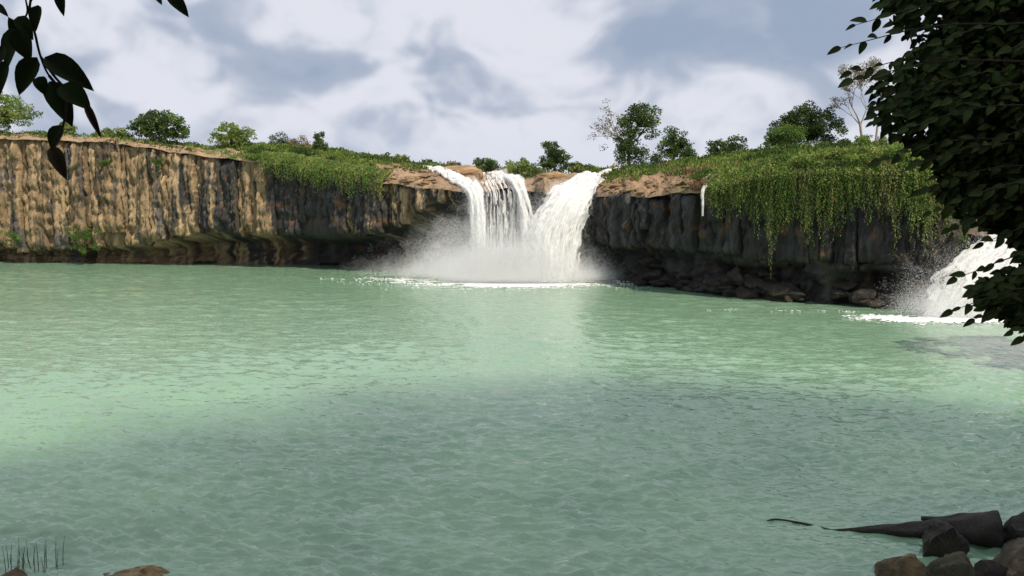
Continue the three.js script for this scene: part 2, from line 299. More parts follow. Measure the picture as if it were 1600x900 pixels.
const TANROCK = [[0.42, 0.29, 0.16], [0.26, 0.165, 0.085], [0.12, 0.09, 0.06]], DARKROCK = [[0.05, 0.045, 0.038], [0.03, 0.028, 0.024], [0.09, 0.08, 0.05]], OCHRE = [[0.2, 0.14, 0.065], [0.1, 0.075, 0.04], [0.06, 0.06, 0.028]];
// ledges between the streams
rock('rock_ledge', 'brown flat rock ledge between the two upper streams of the waterfall', -6.1, 11.0, -100.2, 21, 2.9, 1.1, 1.6, TANROCK, 0.1);
rock('rock_ledge', 'brown rock knob under the bush right of the middle stream', 4.4, 10.4, -99.4, 22, 2.1, 0.9, 1.4, TANROCK, 0.5);
// loose stones lying on the bare rims
{
  const rnd = mulberry(45), kinds = [0, 1, 2, 3].map((k) => rockGeo(80 + k, 1, 1, 1, TANROCK, 3, 16, true)), ground = scene.children.find((c) => c.name === 'ground');
  for (let k = 0; k < 150; k++) {
    const [a, b] = [[-14, -7.6], [9, 17.5], [9, 17.5], [-70, -32]][k % 4], r = rim[rimBy(lerp(a, b, rnd()))], t = 0.3 + rnd() * rnd() * 6, d = Math.hypot(r.x, r.z), x = r.x * (1 + t / d), z = r.z * (1 + t / d), s = 0.25 + rnd() * rnd() * 0.75, m = mesh('stone', kinds[k & 3], M.rock, ground);
    m.position.set(x, land(x, z) + s * 0.08, z); m.scale.set(s * (1 + rnd()), s * 0.55, s); m.rotation.set((rnd() - 0.5) * 0.3, rnd() * 6, (rnd() - 0.5) * 0.3);
  }
}
// fallen blocks at the foot of the right cliff
{
  const rnd = mulberry(33), a = rimBy(11), b = rimBy(33), kinds = [0, 1, 2, 3, 4].map((k) => rockGeo(50 + k, 1, 1, 1, [[0.042, 0.038, 0.034], [0.028, 0.026, 0.024], [0.075, 0.055, 0.034]], 3, 16, true));
  for (let k = 0; k < 64; k++) {
    const r = rim[Math.floor(lerp(a, b, rnd()))], o = -r.cut - 0.2 + rnd() * 1.2, s = 0.5 + rnd() * 0.8, m = mesh('rock_block', kinds[k % 5], M.wetRock, rightCliff);
    m.position.set(r.x + r.nx * o, 0.1 + rnd() * rnd() * 2.6, r.z + r.nz * o); m.scale.set(s * 1.6, s * 0.7, s * 1.1); m.rotation.set((rnd() - 0.5) * 0.25, rnd() * 6, (rnd() - 0.5) * 0.25);
  }
}
// ------------------------------------------------------------------ pool
{
  const zs = []; for (let z = 15.5; z < 124;) { zs.push(z); z += clamp(z * z / 8000 * 0.75, 0.07, 0.5); }
  const NX = 440, pos = [], col = [], uv = [], idx = [];
  const GREEN = [0.208, 0.352, 0.236], OLIVE = [0.195, 0.335, 0.214];
  for (const d of zs) for (let i = 0; i <= NX; i++) {
    const x = (i / NX * 2 - 1) * (12 + 0.92 * d), z = -d;
    const gust = 0.75 + 0.7 * clamp(0.3 + noise(x * 0.045, z * 0.09, 5) + 0.6 * noise(x * 0.15, z * 0.3, 6), -0.4, 1);
    const res = sstep(150, 20, d);
    const y = 2.1 * (1 + 0.5 * sstep(55, 28, d)) * gust * (0.028 * noise(x * 0.36, z * 0.62, 1) + 0.026 * noise(x * 0.7 + 3 + z * 0.1, z * 1.5, 2) + 0.036 * (1 - 0.15 * sstep(45, 25, d)) * res * noise(x * 0.95 - z * 0.2, z * 2.6, 3) + 0.024 * (1 + 1.1 * sstep(45, 24, d)) * sstep(140, 30, d) * noise(x * 2.0 + z * 0.3, z * 5.6, 4) + 0.009 * sstep(50, 30, d) * noise(x * 3.6, z * 9, 11));
    pos.push(x, y, z); uv.push(x / 7, z / 7);
    const fine = 0.5 + 0.5 * noise(x * 0.2, z * 0.35, 18);
    col.push(...mix3(GREEN, OLIVE, fine));
  }
  for (let j = 0; j < zs.length - 1; j++) for (let i = 0; i < NX; i++) { const a = j * (NX + 1) + i, b = a + NX + 1; idx.push(a, a + 1, b, b, a + 1, b + 1); }
  const ripple = noiseTex(1024, [[9, 16, 0.34], [17, 31, 0.34], [31, 57, 0.3], [57, 97, 0.2], [101, 149, 0.1]], 5);
  const m = new THREE.MeshPhysicalMaterial({ vertexColors: true, roughness: 0.05, ior: 1.72, bumpMap: ripple, bumpScale: 0.055 });
  tag(mesh('water', geom(pos, idx, col, uv), m), 'milky green rippled pool below the waterfalls', null, null, 'structure');
}
// near bank under and behind the viewer, running round to the right
{
  const SH = [[-160, -4], [-60, -12], [-30, -17.4], [6, -18.6], [13.2, -19.6], [18.5, -25], [27, -36], [46, -60], [70, -70]];
  const dist = (x, z) => {
    let best = 1e9, sign = 1;
    for (let i = 0; i < SH.length - 1; i++) {
      const [ax, az] = SH[i], [bx, bz] = SH[i + 1], dx = bx - ax, dz = bz - az, t = clamp(((x - ax) * dx + (z - az) * dz) / (dx * dx + dz * dz)), qx = x - ax - dx * t, qz = z - az - dz * t, l = Math.hypot(qx, qz);
      if (l < best) { best = l; sign = dx * qz - dz * qx > 0 ? 1 : -1; }
    }
    return best * sign;
  };
  globalThis.bankY = (x, z) => { const d = dist(x, z); return d > 0 ? 0.397 * d / (1 + d * 0.0) * (d < 19 ? 1 : 19 / d + 0.25 * (1 - 19 / d)) + 0.12 * noise(x * 0.5, z * 0.5, 3) * sstep(0, 2, d) : 0.25 * d; };
  const pos = [], col = [], uv = [], idx = [], NX = 150, NZ = 100;
  for (let j = 0; j <= NZ; j++) for (let i = 0; i <= NX; i++) {
    const x = -90 + 170 * i / NX, z = 45 - 118 * j / NZ, y = bankY(x, z), n = 0.5 + 0.5 * noise(x * 0.6, z * 0.6, 4);
    pos.push(x, Math.max(-1.5, y), z); uv.push(x / 3, z / 3); col.push(...mix3([0.075, 0.055, 0.035], [0.06, 0.08, 0.03], n));
  }
  for (let j = 0; j < NZ; j++) for (let i = 0; i < NX; i++) { const a = j * (NX + 1) + i, b = a + NX + 1; idx.push(a, a + 1, b, b, a + 1, b + 1); }
  tag(mesh('bank', geom(pos, idx, col, uv), M.soil), 'earth bank on the near shore of the pool', null, null, 'structure');
}
// ------------------------------------------------------------------ falling water
function streamGeo(stations, o) {
  const { rows = 150, cols = 22, layers = 3, gap = 0.1, seed = 0, rag = 0.35, freq = 2.2, bulge = 0.35, start = 0 } = o;
  const L = new THREE.CatmullRomCurve3(stations.map((s) => V(...s[0])), false, 'centripetal'), R = new THREE.CatmullRomCurve3(stations.map((s) => V(...s[1])), false, 'centripetal');
  const pos = [], idx = [], uvs = [], a = V(0, 0, 0), b = V(0, 0, 0);
  for (let k = 0; k < layers; k++) {
    const base = pos.length / 3, keep = [];
    for (let j = 0; j <= rows; j++) {
      const t = j / rows; L.getPointAt(t, a); R.getPointAt(t, b); const w = a.distanceTo(b), len = L.getLength();
      for (let i = 0; i <= cols; i++) {
        const u = i / cols, uu = (u - 0.5) * (1 + rag * (noise(t * len * 0.35, u * 3, seed + k * 5) + 0.5 * noise(t * len * 1.4, u * 6, seed + k * 7 + 2))) + 0.5 + 0.05 * (k - 1);
        const p = a.clone().lerp(b, uu), n1 = noise(uu * w * freq + k * 9, t * len * 0.16, seed + 3), n2 = noise(uu * w * freq * 2.6 + k * 4, t * len * 0.5, seed + 8), n3 = noise(uu * w * 5, t * len * 2.2, seed + 12);
        const wall = land(p.x, p.z) + 0.12; const rr = rimAtBearing(p.x / -p.z), behind = Math.hypot(p.x, p.z) > Math.hypot(rr.x, rr.z) + 0.2;
        p.z += bulge * (1 - Math.pow(2 * u - 1, 2)) + 0.26 * n1 + 0.13 * n2 + 0.07 * n3 + 0.22 * k; p.y += 0.08 * n3;
        if (behind) p.y = Math.max(p.y * 0.25 + wall * 0.75, wall) + 0.1 * n2;
        pos.push(p.x, Math.max(p.y, 0.02), p.z); uvs.push(u * w / 5 + k * 0.37 + seed, t * len / 7 + k * 0.21);
        keep.push(noise(u * w * freq * 1.7 + k * 21, t * len * 0.11 + k * 3, seed + 20) + 0.45 * noise(u * w * 7 + k, t * len * 0.6, seed + 24) + 0.5 - Math.pow(Math.abs(2 * u - 1), 5) * 0.7);
      }
    }
    const g = gap + k * 0.1;
    for (let j = Math.floor(rows * start); j < rows; j++) for (let i = 0; i < cols; i++) { const q = j * (cols + 1) + i; if (keep[q] < g) continue; const v = base + q, w = v + cols + 1; idx.push(v, w, v + 1, w, w + 1, v + 1); }
  }
  return geom(pos, idx, null, uvs);
}
const SA = [[[-11.74, 12.38, -108], [-10.43, 12.38, -108]], [[-9.54, 11.44, -101], [-7.81, 11.52, -101]], [[-7.57, 10.57, -96], [-5.16, 10.91, -96]], [[-5.6, 9.86, -93], [-3.67, 10.06, -93]], [[-4.6, 8.8, -91.5], [-2.96, 8.67, -91.5]], [[-4.25, 6.4, -90.8], [-2.75, 6.4, -90.8]], [[-4.18, 0.1, -90], [-2.35, 0.1, -90]]];
const SB = [[[-4.17, 11.72, -106], [-1.9, 11.87, -106]], [[-4.01, 10.92, -100], [0.36, 11.14, -100]], [[-3.62, 9.83, -97], [1.53, 9.9, -97]], [[-3.17, 8.86, -96], [1.79, 8.86, -96]], [[-3.03, 6.26, -95.6], [1.79, 6.26, -95.6]], [[-3.03, 0.1, -95], [1.79, 0.1, -95]]];
const SB2 = [[[-2.88, 11.87, -106], [-0.76, 12.02, -106]], [[-1.28, 10.97, -99], [0.57, 11.11, -99]], [[-0.14, 9.96, -96], [1.24, 10.16, -96]], [[0.54, 8.32, -94.6], [1.83, 8.32, -94.6]], [[0.95, 5.98, -93.8], [2.16, 5.98, -93.8]], [[0.8, 0.1, -92], [2.4, 0.1, -92]]];
const SC = [[[12.22, 11.46, -108], [14.7, 11.23, -108]], [[7.3, 10.73, -97], [10.92, 10.31, -97]], [[4.51, 9.66, -92.5], [9.02, 9.53, -92.5]], [[3.25, 8.03, -90.5], [7.8, 8.03, -90.5]], [[2.06, 5.79, -89.5], [6.84, 5.79, -89.5]], [[1.42, 3.24, -89], [6.43, 3.24, -89]], [[1.03, 0.1, -88.4], [6.16, 0.1, -88.4]]];
const SD = [[[16.99, 9.9, -79], [17.67, 9.96, -79]], [[16.24, 9.55, -76.3], [16.68, 9.55, -76.3]], [[15.9, 9, -75.2], [16.23, 9, -75.2]], [[15.93, 7.0, -75.0], [16.14, 7.0, -75.0]]];
const SE = [[[43.81, 6.77, -78], [49.98, 6.88, -78]], [[38.92, 6.13, -71.5], [45.35, 6.34, -71.5]], [[35.1, 5.22, -67.5], [42.49, 5.41, -67.5]], [[32.35, 3.59, -65.3], [40.86, 3.59, -65.3]], [[30.69, 1.81, -64.2], [40.02, 1.81, -64.2]], [[29.85, 0.06, -63.6], [39.5, 0.06, -63.6]]];
const mainFall = thing('waterfall', 'white triple waterfall plunging into the pool in the notch between the cliffs', 'waterfall');
tag(mesh('stream', streamGeo(SA, { seed: 1, gap: -0.3, cols: 18, rag: 0.3, layers: 4 }), M.fall, mainFall), 'thin arcing stream');
tag(mesh('stream', streamGeo(SB, { seed: 40, gap: 0.58, cols: 40, rag: 0.1, freq: 3, layers: 3 }), M.fall, mainFall), 'veil of thin strands over black rock');
mesh('stream', streamGeo(SB2, { seed: 80, gap: -0.1, cols: 18, rag: 0.35 }), M.fall, mainFall);
tag(mesh('stream', streamGeo(SC, { seed: 120, gap: -0.35, cols: 34, rag: 0.2, layers: 4, bulge: 0.7 }), M.fall, mainFall), 'widest and fullest stream');
const sideFall = thing('waterfall', 'broad white waterfall half hidden behind the dark leafy tree', 'waterfall');
mesh('stream', streamGeo(SE, { seed: 160, gap: -0.2, cols: 50, rag: 0.18, layers: 3, bulge: 0.8 }), M.fall, sideFall);
const trickle = thing('waterfall', 'thin trickle falling over the rim of the black cliff', 'waterfall');
mesh('stream', streamGeo(SD, { seed: 200, gap: 0.4, cols: 8, rag: 0.5, layers: 2, bulge: 0.1 }), M.fall, trickle);
// droplets, mist and foam
const gauss = (r) => Math.sqrt(-2 * Math.log(1 - r() * 0.9999)) * Math.cos(6.2832 * r());
const dropGeo = new THREE.OctahedronGeometry(1, 0);
function alongStream(st, n, rnd, spread, s0) {
  const L = new THREE.CatmullRomCurve3(st.map((s) => V(...s[0])), false, 'centripetal'), R = new THREE.CatmullRomCurve3(st.map((s) => V(...s[1])), false, 'centripetal'), out = [];
  for (let i = 0; i < n; i++) {
    const t = lerp(s0, 1, rnd()), u = rnd() * 1.3 - 0.15, p = L.getPointAt(t).lerp(R.getPointAt(t), u), g = spread * sstep(s0 - 0.05, 1, t);
    p.x += gauss(rnd) * g; p.z += 0.5 + Math.abs(gauss(rnd)) * g; p.y += gauss(rnd) * 0.1; const s = 0.005 + rnd() * 0.009; if (p.y < 0.05) continue;
    out.push({ m: mat4(p, 0, rnd() * 6, 0, s, s * (1 + rnd() * 2.5), s) });
  }
  return out;
}
{
  const rnd = mulberry(71), d = [...alongStream(SA, 10000, rnd, 0.35, 0.55), ...alongStream(SB2, 4000, rnd, 0.3, 0.5), ...alongStream(SC, 18000, rnd, 0.4, 0.55)];
  instanced('spray', dropGeo, M.drop, d, mainFall);
  instanced('spray', dropGeo, M.drop, alongStream(SE, 9000, rnd, 0.22, 0.3), sideFall);
  const veil = mergeGeometries(Array.from({ length: 34 }, () => { const s = 0.0045 + rnd() * 0.007, d = V(gauss(rnd), gauss(rnd), gauss(rnd)).multiplyScalar(0.36); return new THREE.TetrahedronGeometry(s * 1.5, 0).translate(d.x, d.y + 0.3, d.z); }));
  const mist = [], puff = (n, cx, cz, sx, sz, h, cut = 99) => { for (let i = 0; i < n; i++) { const x = cx + gauss(rnd) * sx, z = cz + gauss(rnd) * sz, e = Math.exp(-0.5 * ((x - cx) / sx) ** 2), y = -Math.log(1 - rnd() * 0.999) * h * (0.45 + 0.7 * e); if (y > cut) continue; const s = 0.7 + rnd() * 0.6; mist.push({ m: mat4(V(x, y + 0.03, z), 0, rnd() * 6, 0, s) }); } };
  puff(26000, 1.0, -88, 3.1, 1.1, 1.35); puff(12000, -3.2, -89.3, 2.1, 1.1, 1.5); puff(5600, -6.8, -91, 2.1, 1.3, 1.8, 6); puff(900, -10.5, -92.5, 3, 1.6, 1.0, 3.5); puff(900, 7.6, -87.5, 1.2, 0.8, 0.9);
  tag(instanced('mist', veil, M.drop, mist), 'white mist rising where the triple waterfall strikes the pool', null, null, 'stuff');
  const mist2 = []; for (let i = 0; i < 6500; i++) { const u = rnd(), x = lerp(29.5, 40, u) + gauss(rnd) * 1.2, y = -Math.log(1 - rnd() * 0.999) * 0.9, s = 0.7 + rnd() * 0.6; mist2.push({ m: mat4(V(x, y + 0.03, -63.4 + gauss(rnd) * 0.9), 0, rnd() * 6, 0, s) }); }
  tag(instanced('mist', veil, M.drop, mist2), 'white mist at the foot of the waterfall behind the leafy tree', null, null, 'stuff');
  const blob = new THREE.IcosahedronGeometry(1, 1), foam = [];
  const bubble = (x, z, s) => foam.push({ m: mat4(V(x, 0.03, z), 0, rnd() * 6, 0, s * (0.7 + rnd()), s * 0.22, s * 0.6) });
  for (let i = 0; i < 17000; i++) { const x = -1 + gauss(rnd) * 5.2, z = -87.3 - 0.02 * x * x * 0.2 + gauss(rnd) * 1.5 - (x < -5 ? (-5 - x) * 0.35 : 0); if (noise(x * 0.5, z * 1.2, 5) + 1.1 * Math.exp(-(((x - 1) / 5) ** 2)) + 0.1 > rnd() * 0.7) bubble(x, z, 0.04 + rnd() * rnd() * 0.17); }
  for (let i = 0; i < 1300; i++) { const x = -9 + gauss(rnd) * 3.2, z = -90.6 + (x + 10) * 0.28 + gauss(rnd) * 0.8; if (noise(x * 0.7, z * 2, 6) > 0.0) bubble(x, z, 0.04 + rnd() * rnd() * 0.12); }
  for (let i = 0; i < 3800; i++) { const x = -1 + gauss(rnd) * 7, z = -84.6 + Math.abs(gauss(rnd)) * 2.6 - 0.02 * x * x; if (noise(x * 0.4, z * 0.9, 7) > 0.05) bubble(x, z, 0.02 + rnd() * rnd() * 0.07); }
  tag(instanced('foam', blob, M.foam, foam), 'white foam spreading on the pool below the triple waterfall', null, null, 'stuff');
  foam.length = 0;
  for (let i = 0; i < 8000; i++) { const x = 27.5 + rnd() * 14 - rnd() * rnd() * 4, z = -62.3 + gauss(rnd) * 0.7 - (x < 29 ? (29 - x) * 0.2 : 0); if (noise(x * 0.5, z * 1.5, 5) > -0.3 || x > 30) bubble(x, z, 0.05 + rnd() * rnd() * 0.22); }
  for (let i = 0; i < 160; i++) { const x = 15 + rnd() * 13, z = -68 + (x - 15) * 0.16 + gauss(rnd) * 0.35; if (noise(x * 0.5, z, 15) > 0.12) bubble(x, z, 0.03 + rnd() * 0.06); }
  tag(instanced('foam', blob, M.foam, foam), 'white foam line below the waterfall behind the leafy tree', null, null, 'stuff');
}
// ------------------------------------------------------------------ plants
const smallLeaf = geom([0, 0, 0, 0.3, 0.45, 0.08, 0, 1, 0.02, -0.3, 0.45, 0.08], [0, 1, 2, 0, 2, 3]);
const tuft = (() => { const r = mulberry(9), p = [], ix = []; for (let k = 0; k < 9; k++) { const a = r() * 6.28, l = 0.6 + r() * 0.5, b = 0.25 + r() * 0.5, ox = (r() - 0.5) * 0.35, oz = (r() - 0.5) * 0.35, w = 0.035 + r() * 0.02, cx = Math.cos(a), cz = Math.sin(a), n = p.length / 3; p.push(ox - cz * w, 0, oz + cx * w, ox + cz * w, 0, oz - cx * w, ox + cx * b * 0.4 - cz * w, l * 0.65, oz + cz * b * 0.4 + cx * w, ox + cx * b * 0.4 + cz * w, l * 0.65, oz + cz * b * 0.4 - cx * w, ox + cx * b, l * 0.95, oz + cz * b); ix.push(n, n + 1, n + 2, n + 1, n + 3, n + 2, n + 2, n + 3, n + 4); } return geom(p, ix); })();
const LUSH = [[0.2, 0.28, 0.06], [0.15, 0.235, 0.045], [0.25, 0.29, 0.08]], MID = [[0.095, 0.165, 0.032], [0.125, 0.2, 0.042], [0.07, 0.13, 0.025]], DEEP = [[0.048, 0.088, 0.021], [0.065, 0.11, 0.026], [0.038, 0.068, 0.018]], DRY = [[0.27, 0.15, 0.08], [0.21, 0.13, 0.07], [0.3, 0.2, 0.11]], GREYLEAF = [[0.17, 0.17, 0.12], [0.19, 0.175, 0.13], [0.12, 0.135, 0.08]];
const pick = (pal, r) => { const c = pal[Math.floor(r() * pal.length)], k = 0.75 + r() * 0.5; return [c[0] * k, c[1] * k, c[2] * k]; };
// grass and low cover on the land
{
  const rnd = mulberry(91), grass = [], cover = [];
  for (let n = 0; n < 75000; n++) {
    const r = rim[Math.floor(rnd() * rim.length)]; if (r.x < -90 || r.x > 48) continue;
    const t = -0.35 + Math.pow(rnd(), 1.6) * 24, d0 = Math.hypot(r.x, r.z), x = r.x + r.x / d0 * t, z = r.z + r.z / d0 * t;
    const far = sstep(2, 7, t), want = r.green > 0.5 ? 1 : Math.abs(r.x) < 7 ? 0.25 * far : r.x > 7 ? 0.75 * sstep(1.2, 5, t) : clamp(r.green * 0.25 + 0.75 * sstep(3.5, 8, t));
    const patch = noise(x * 0.25, z * 0.25, 3) + 0.6 * noise(x * 0.8, z * 0.8, 4);
    if (rnd() > want || patch < -0.35 + (want < 0.9 ? 0.25 : 0)) continue;
    if (Math.abs(r.x) < 12 && t > 1 && Math.abs(r.x) < 9 && t < 12) continue;
    const y = land(x, z), dry = noise(x * 0.4, z * 0.4, 19) > 0.3 && (r.x > 9 && r.x < 19 || r.x < -40);
    const s = 0.25 + rnd() * 0.38;
    if (rnd() < 0.38) grass.push({ m: mat4(V(x, y - 0.05, z), 0, rnd() * 6, 0, s, s * (0.7 + rnd() * 0.7), s), c: pick(dry ? DRY : patch > 0.2 ? MID : LUSH, rnd) });
    else for (let q = 0; q < 7; q++) { const ls = 0.16 + rnd() * 0.2; cover.push({ m: mat4(V(x + gauss(rnd) * 0.3, y + rnd() * (0.3 + 0.4 * clamp(patch)), z + gauss(rnd) * 0.3), (rnd() - 0.3) * 2, rnd() * 6, (rnd() - 0.5), ls), c: pick(dry ? DRY : patch > 0.35 ? DEEP : patch > 0.1 ? MID : LUSH, rnd) }); }
  }
  tag(instanced('grass', tuft, M.leafInst, grass), 'bright green grass on top of the cliffs', null, null, 'stuff');
  tag(instanced('ground_cover', smallLeaf, M.leafInst, cover), 'low leafy growth covering the land above the cliffs', null, null, 'stuff');
}
// creepers hanging over the rims
function creepers(name, label, x0, x1, strands, lenOf, pal, seed, per = 13) {
  const rnd = mulberry(seed), a = rimBy(x0), b = rimBy(x1), out = [];
  for (let k = 0; k < strands; k++) {
    const r = rim[clamp(Math.floor(lerp(a, b, rnd())), 0, rim.length - 1)], len = lenOf(r, rnd), o = 0.15 + rnd() * 0.75, side = gauss(rnd) * 0.12, sp = noise(r.s * 0.7, 4, 4) + 0.5 * noise(r.s * 2.1, 4, 9) + 0.35 * gauss(rnd), tone = pick(sp > 0.38 ? MID : sp < -0.5 ? [[0.2, 0.17, 0.08], [0.15, 0.14, 0.07]] : pal, rnd).map((v) => v * 1.15), n = Math.ceil((len + 2.2) * per);
    for (let q = 0; q < n; q++) {
      const f = q / n, run = f * (len + 2.2), over = Math.min(run, 2.2) / 2.2, yy = r.top + 0.5 + r.rise * 0.2 * (1 - over) - 0.75 * over * over + 0.2 * noise(r.s, 3, 3) - Math.max(0, run - 2.2), fwd = lerp(-1.3, o + 0.25, over), w = 0.1 * Math.sin(f * 9 + k);
      const s = (0.1 + rnd() * 0.15) * (1 - 0.3 * f);
      out.push({ m: mat4(V(r.x + r.nx * fwd + r.tx * (side + w) + gauss(rnd) * 0.07, yy, r.z + r.nz * fwd + r.tz * (side + w) + gauss(rnd) * 0.07), Math.PI * 0.75 + (rnd() - 0.5) * 1.1, rnd() * 6, (rnd() - 0.5) * 0.8, s), c: [tone[0] * (0.8 + 0.4 * rnd()), tone[1] * (0.8 + 0.4 * rnd()), tone[2]] });
    }
  }
  return tag(instanced(name, smallLeaf, M.leafInst, out), label, null, null, 'stuff');
}
creepers('creepers', 'long green creepers hanging over the black cliff', 17.2, 34, 1000, (r, q) => (1.3 + 2.6 * q() * q() + 5.2 * clamp(0.2 + 1.1 * noise(r.s * 0.3, 1, 8) + 0.7 * noise(r.s * 1.1, 1, 9)) * (0.15 + q()) + (q() < 0.06 ? 2.5 * q() : 0)) * (0.45 + 0.55 * sstep(17, 20, r.x)), [...LUSH, ...LUSH, [0.125, 0.2, 0.042], [0.25, 0.28, 0.085], [0.16, 0.19, 0.06]], 101);
creepers('creepers', 'bright grass spilling over the rim of the tan cliff', -29.2, -13.6, 520, (r, q) => (0.5 + 1.6 * q() * (0.6 + clamp(0.4 + noise(r.s * 0.4, 1, 8)))) * (0.5 + 0.5 * sstep(-29, -25, r.x)), [...LUSH, ...MID], 102, 10);

// trees and bushes
function leafMass(clumps, count, size, pal, rnd, droop = 0) {
  const pos = [], idx = [], col = [], d = V(0, 0, 0), up = V(0, 0, 0), w = V(0, 0, 0), tot = clumps.reduce((s, c) => s + c[3] ** 2, 0);
  for (const [cx, cy, cz, cr, flat = 0.75] of clumps) {
    const n = Math.round(1.5 * count * cr * cr / tot), tone = pick(pal, rnd);
    for (let i = 0; i < n; i++) {
      d.set(gauss(rnd), gauss(rnd), gauss(rnd)).normalize(); const rr = cr * Math.pow(rnd(), 0.45), x = cx + d.x * rr, y = cy + d.y * rr * flat, z = cz + d.z * rr;
      up.set(d.x + gauss(rnd) * 0.7, d.y * 0.6 + gauss(rnd) * 0.5 - droop, d.z + gauss(rnd) * 0.7).normalize(); w.set(gauss(rnd), gauss(rnd) * 0.5, gauss(rnd)).cross(up).normalize();
      const s = size * (0.6 + rnd() * 0.8), h = s * 0.32, k = pos.length / 3, nx = w.y * up.z - w.z * up.y, ny = w.z * up.x - w.x * up.z, nz = w.x * up.y - w.y * up.x;
      pos.push(x, y, z, x + up.x * s * .45 + w.x * h + nx * h * .3, y + up.y * s * .45 + w.y * h + ny * h * .3, z + up.z * s * .45 + w.z * h + nz * h * .3, x + up.x * s, y + up.y * s, z + up.z * s, x + up.x * s * .45 - w.x * h + nx * h * .3, y + up.y * s * .45 - w.y * h + ny * h * .3, z + up.z * s * .45 - w.z * h + nz * h * .3);
      idx.push(k, k + 1, k + 2, k, k + 2, k + 3);
      const t = 0.8 + rnd() * 0.4; for (let q = 0; q < 4; q++) col.push(tone[0] * t, tone[1] * t, tone[2] * t);
    }
  }
  return geom(pos, idx, col);
}
// leafy mounds bulging over the right rim
{
  const where = [[18.6, 0.9, 'first leafy mound on the right rim beside the trickle'], [21.0, 1.3, 'second leafy mound from the trickle on the right rim'], [23.6, 1.1, 'third leafy mound from the trickle on the right rim'], [26.3, 1.5, 'fourth leafy mound from the trickle on the right rim'], [29.0, 1.3, 'fifth leafy mound from the trickle on the right rim'], [31.8, 1.5, 'last leafy mound on the right rim towards the hidden waterfall']];
  where.forEach(([x, s, label], i) => {
    const r = rim[rimBy(x)], rnd = mulberry(700 + i), t = thing('leafy_mound', label, 'bush', [r.x - r.nx * 0.6, r.top - 0.1, r.z - r.nz * 0.6], 'leafy mounds on the right rim'), cl = [];
    for (let k = 0; k < 26; k++) { const u = gauss(rnd) * s, f = rnd(); cl.push([r.tx * u + r.nx * (f * 1.9 - 0.5), 0.45 + 0.5 * s * (1 - f * f * 1.6) + gauss(rnd) * 0.2 - f * f * 0.9, r.tz * u + r.nz * (f * 1.9 - 0.5), 0.35 + rnd() * 0.3]); }
    mesh('stem', mergeGeometries(cl.slice(0, 8).map((c) => tube([V(0, -0.3, 0), V(c[0] * 0.4, c[1] * 0.6 + 0.1, c[2] * 0.4), V(c[0], c[1], c[2])], [0.035, 0.025, 0.012], 3, 5))), M.bark, t);
    mesh('crown', leafMass(cl, 1500 * s, 0.2, i % 3 === 1 ? [...MID, ...LUSH] : LUSH, rnd, 0.25), M.leaf, t);
  });
}
// lobes: [dx, dy, dz, rx, ry, rz] from the tree's foot
function tree(name, label, cat_, x, z, lobes, o) {
  const rnd = mulberry(o.seed), y = o.y ?? land(x, z) - 0.12, t = thing(name, label, cat_, [x, y, z], o.group);
  const clumps = [];
  for (const [lx, ly, lz, rx, ry, rz] of lobes) {
    const n = o.clumps ?? 30;
    for (let i = 0; i < n; i++) { const d = V(gauss(rnd), gauss(rnd), gauss(rnd)).normalize(), rr = 0.35 + 0.62 * Math.pow(rnd(), 0.5), c = (o.clump ?? 0.3) * Math.min(rx, ry * 1.3) * (0.65 + rnd() * 0.7); clumps.push([lx + d.x * rx * rr, Math.max(ly + d.y * ry * rr, c * 0.4), lz + d.z * rz * rr, c, o.flat ?? 0.75]); }
  }
  const top = Math.max(...lobes.map((l) => l[1] + l[4] * 0.4)), r0 = o.trunk ?? 0.14, lean = o.lean ?? 0;
  const th = o.trunkTop ?? top * 0.55, bark = o.bark ?? M.bark, base = V(0, -0.3, 0), fork = V(lean, th, 0);
  mesh('trunk', tube([base, V(lean * 0.3, th * 0.5, 0.05), fork], [r0 * 1.25, r0, r0 * 0.75], 4, 8, 0.3), bark, t);
  const limbs = [];
  for (const [lx, ly, lz, rx, ry] of lobes) {
    const c = V(lx, ly, lz); limbs.push(tube([fork.clone().multiplyScalar(0.85), fork.clone().lerp(c, 0.55).add(V(0, -0.1 * ry, 0)), c], [r0 * 0.7, r0 * 0.45, r0 * 0.2], 4, 6));
    for (let i = 0; i < (o.twigs ?? 5); i++) { const q = clumps[Math.floor(rnd() * clumps.length)]; const e = V(q[0], q[1], q[2]); if (e.distanceTo(c) > rx * 1.3) continue; limbs.push(tube([fork.clone().lerp(c, 0.4 + rnd() * 0.5), c.clone().lerp(e, 0.5), e], [r0 * 0.3, r0 * 0.2, r0 * 0.08], 3, 5)); }
  }
  mesh('limbs', mergeGeometries(limbs), bark, t);
  mesh('crown', leafMass(clumps, o.leaves ?? 3000, o.leaf ?? 0.26, o.pal, rnd, o.droop ?? 0.1), M.leaf, t);
  return t;
}
const G1 = 'trees on the plateau', G2 = 'bushes on the plateau';
tree('acacia_tree', 'feathery green tree at the far left end of the tan cliff', 'tree', -66.5, -116, [[0, 4, 0, 3.6, 1.9, 2.5], [3.4, 2.9, .5, 2.4, 1.2, 2], [-3, 3.4, 0, 2.6, 1.6, 2], [1.2, 2.2, 1, 2.6, 1.3, 1.5]], { seed: 201, pal: [...LUSH, ...MID], leaves: 6500, clump: 0.32, group: G1, leaf: 0.24 });
tree('rain_tree', 'dark green spreading tree standing alone on the tan cliff', 'tree', -44.4, -113, [[-.5, 3.2, 0, 2.5, 1.3, 2], [1.7, 2.6, .3, 2.1, 1.2, 1.7], [-2.1, 2.1, .3, 1.6, 1, 1.5], [2.6, 1.3, 0, 1.6, .9, 1.3], [0, 1.6, .5, 2.2, 1.2, 1.5]], { seed: 202, pal: [...DEEP, ...MID], leaves: 5200, group: G1, flat: 0.6, leaf: 0.24 });
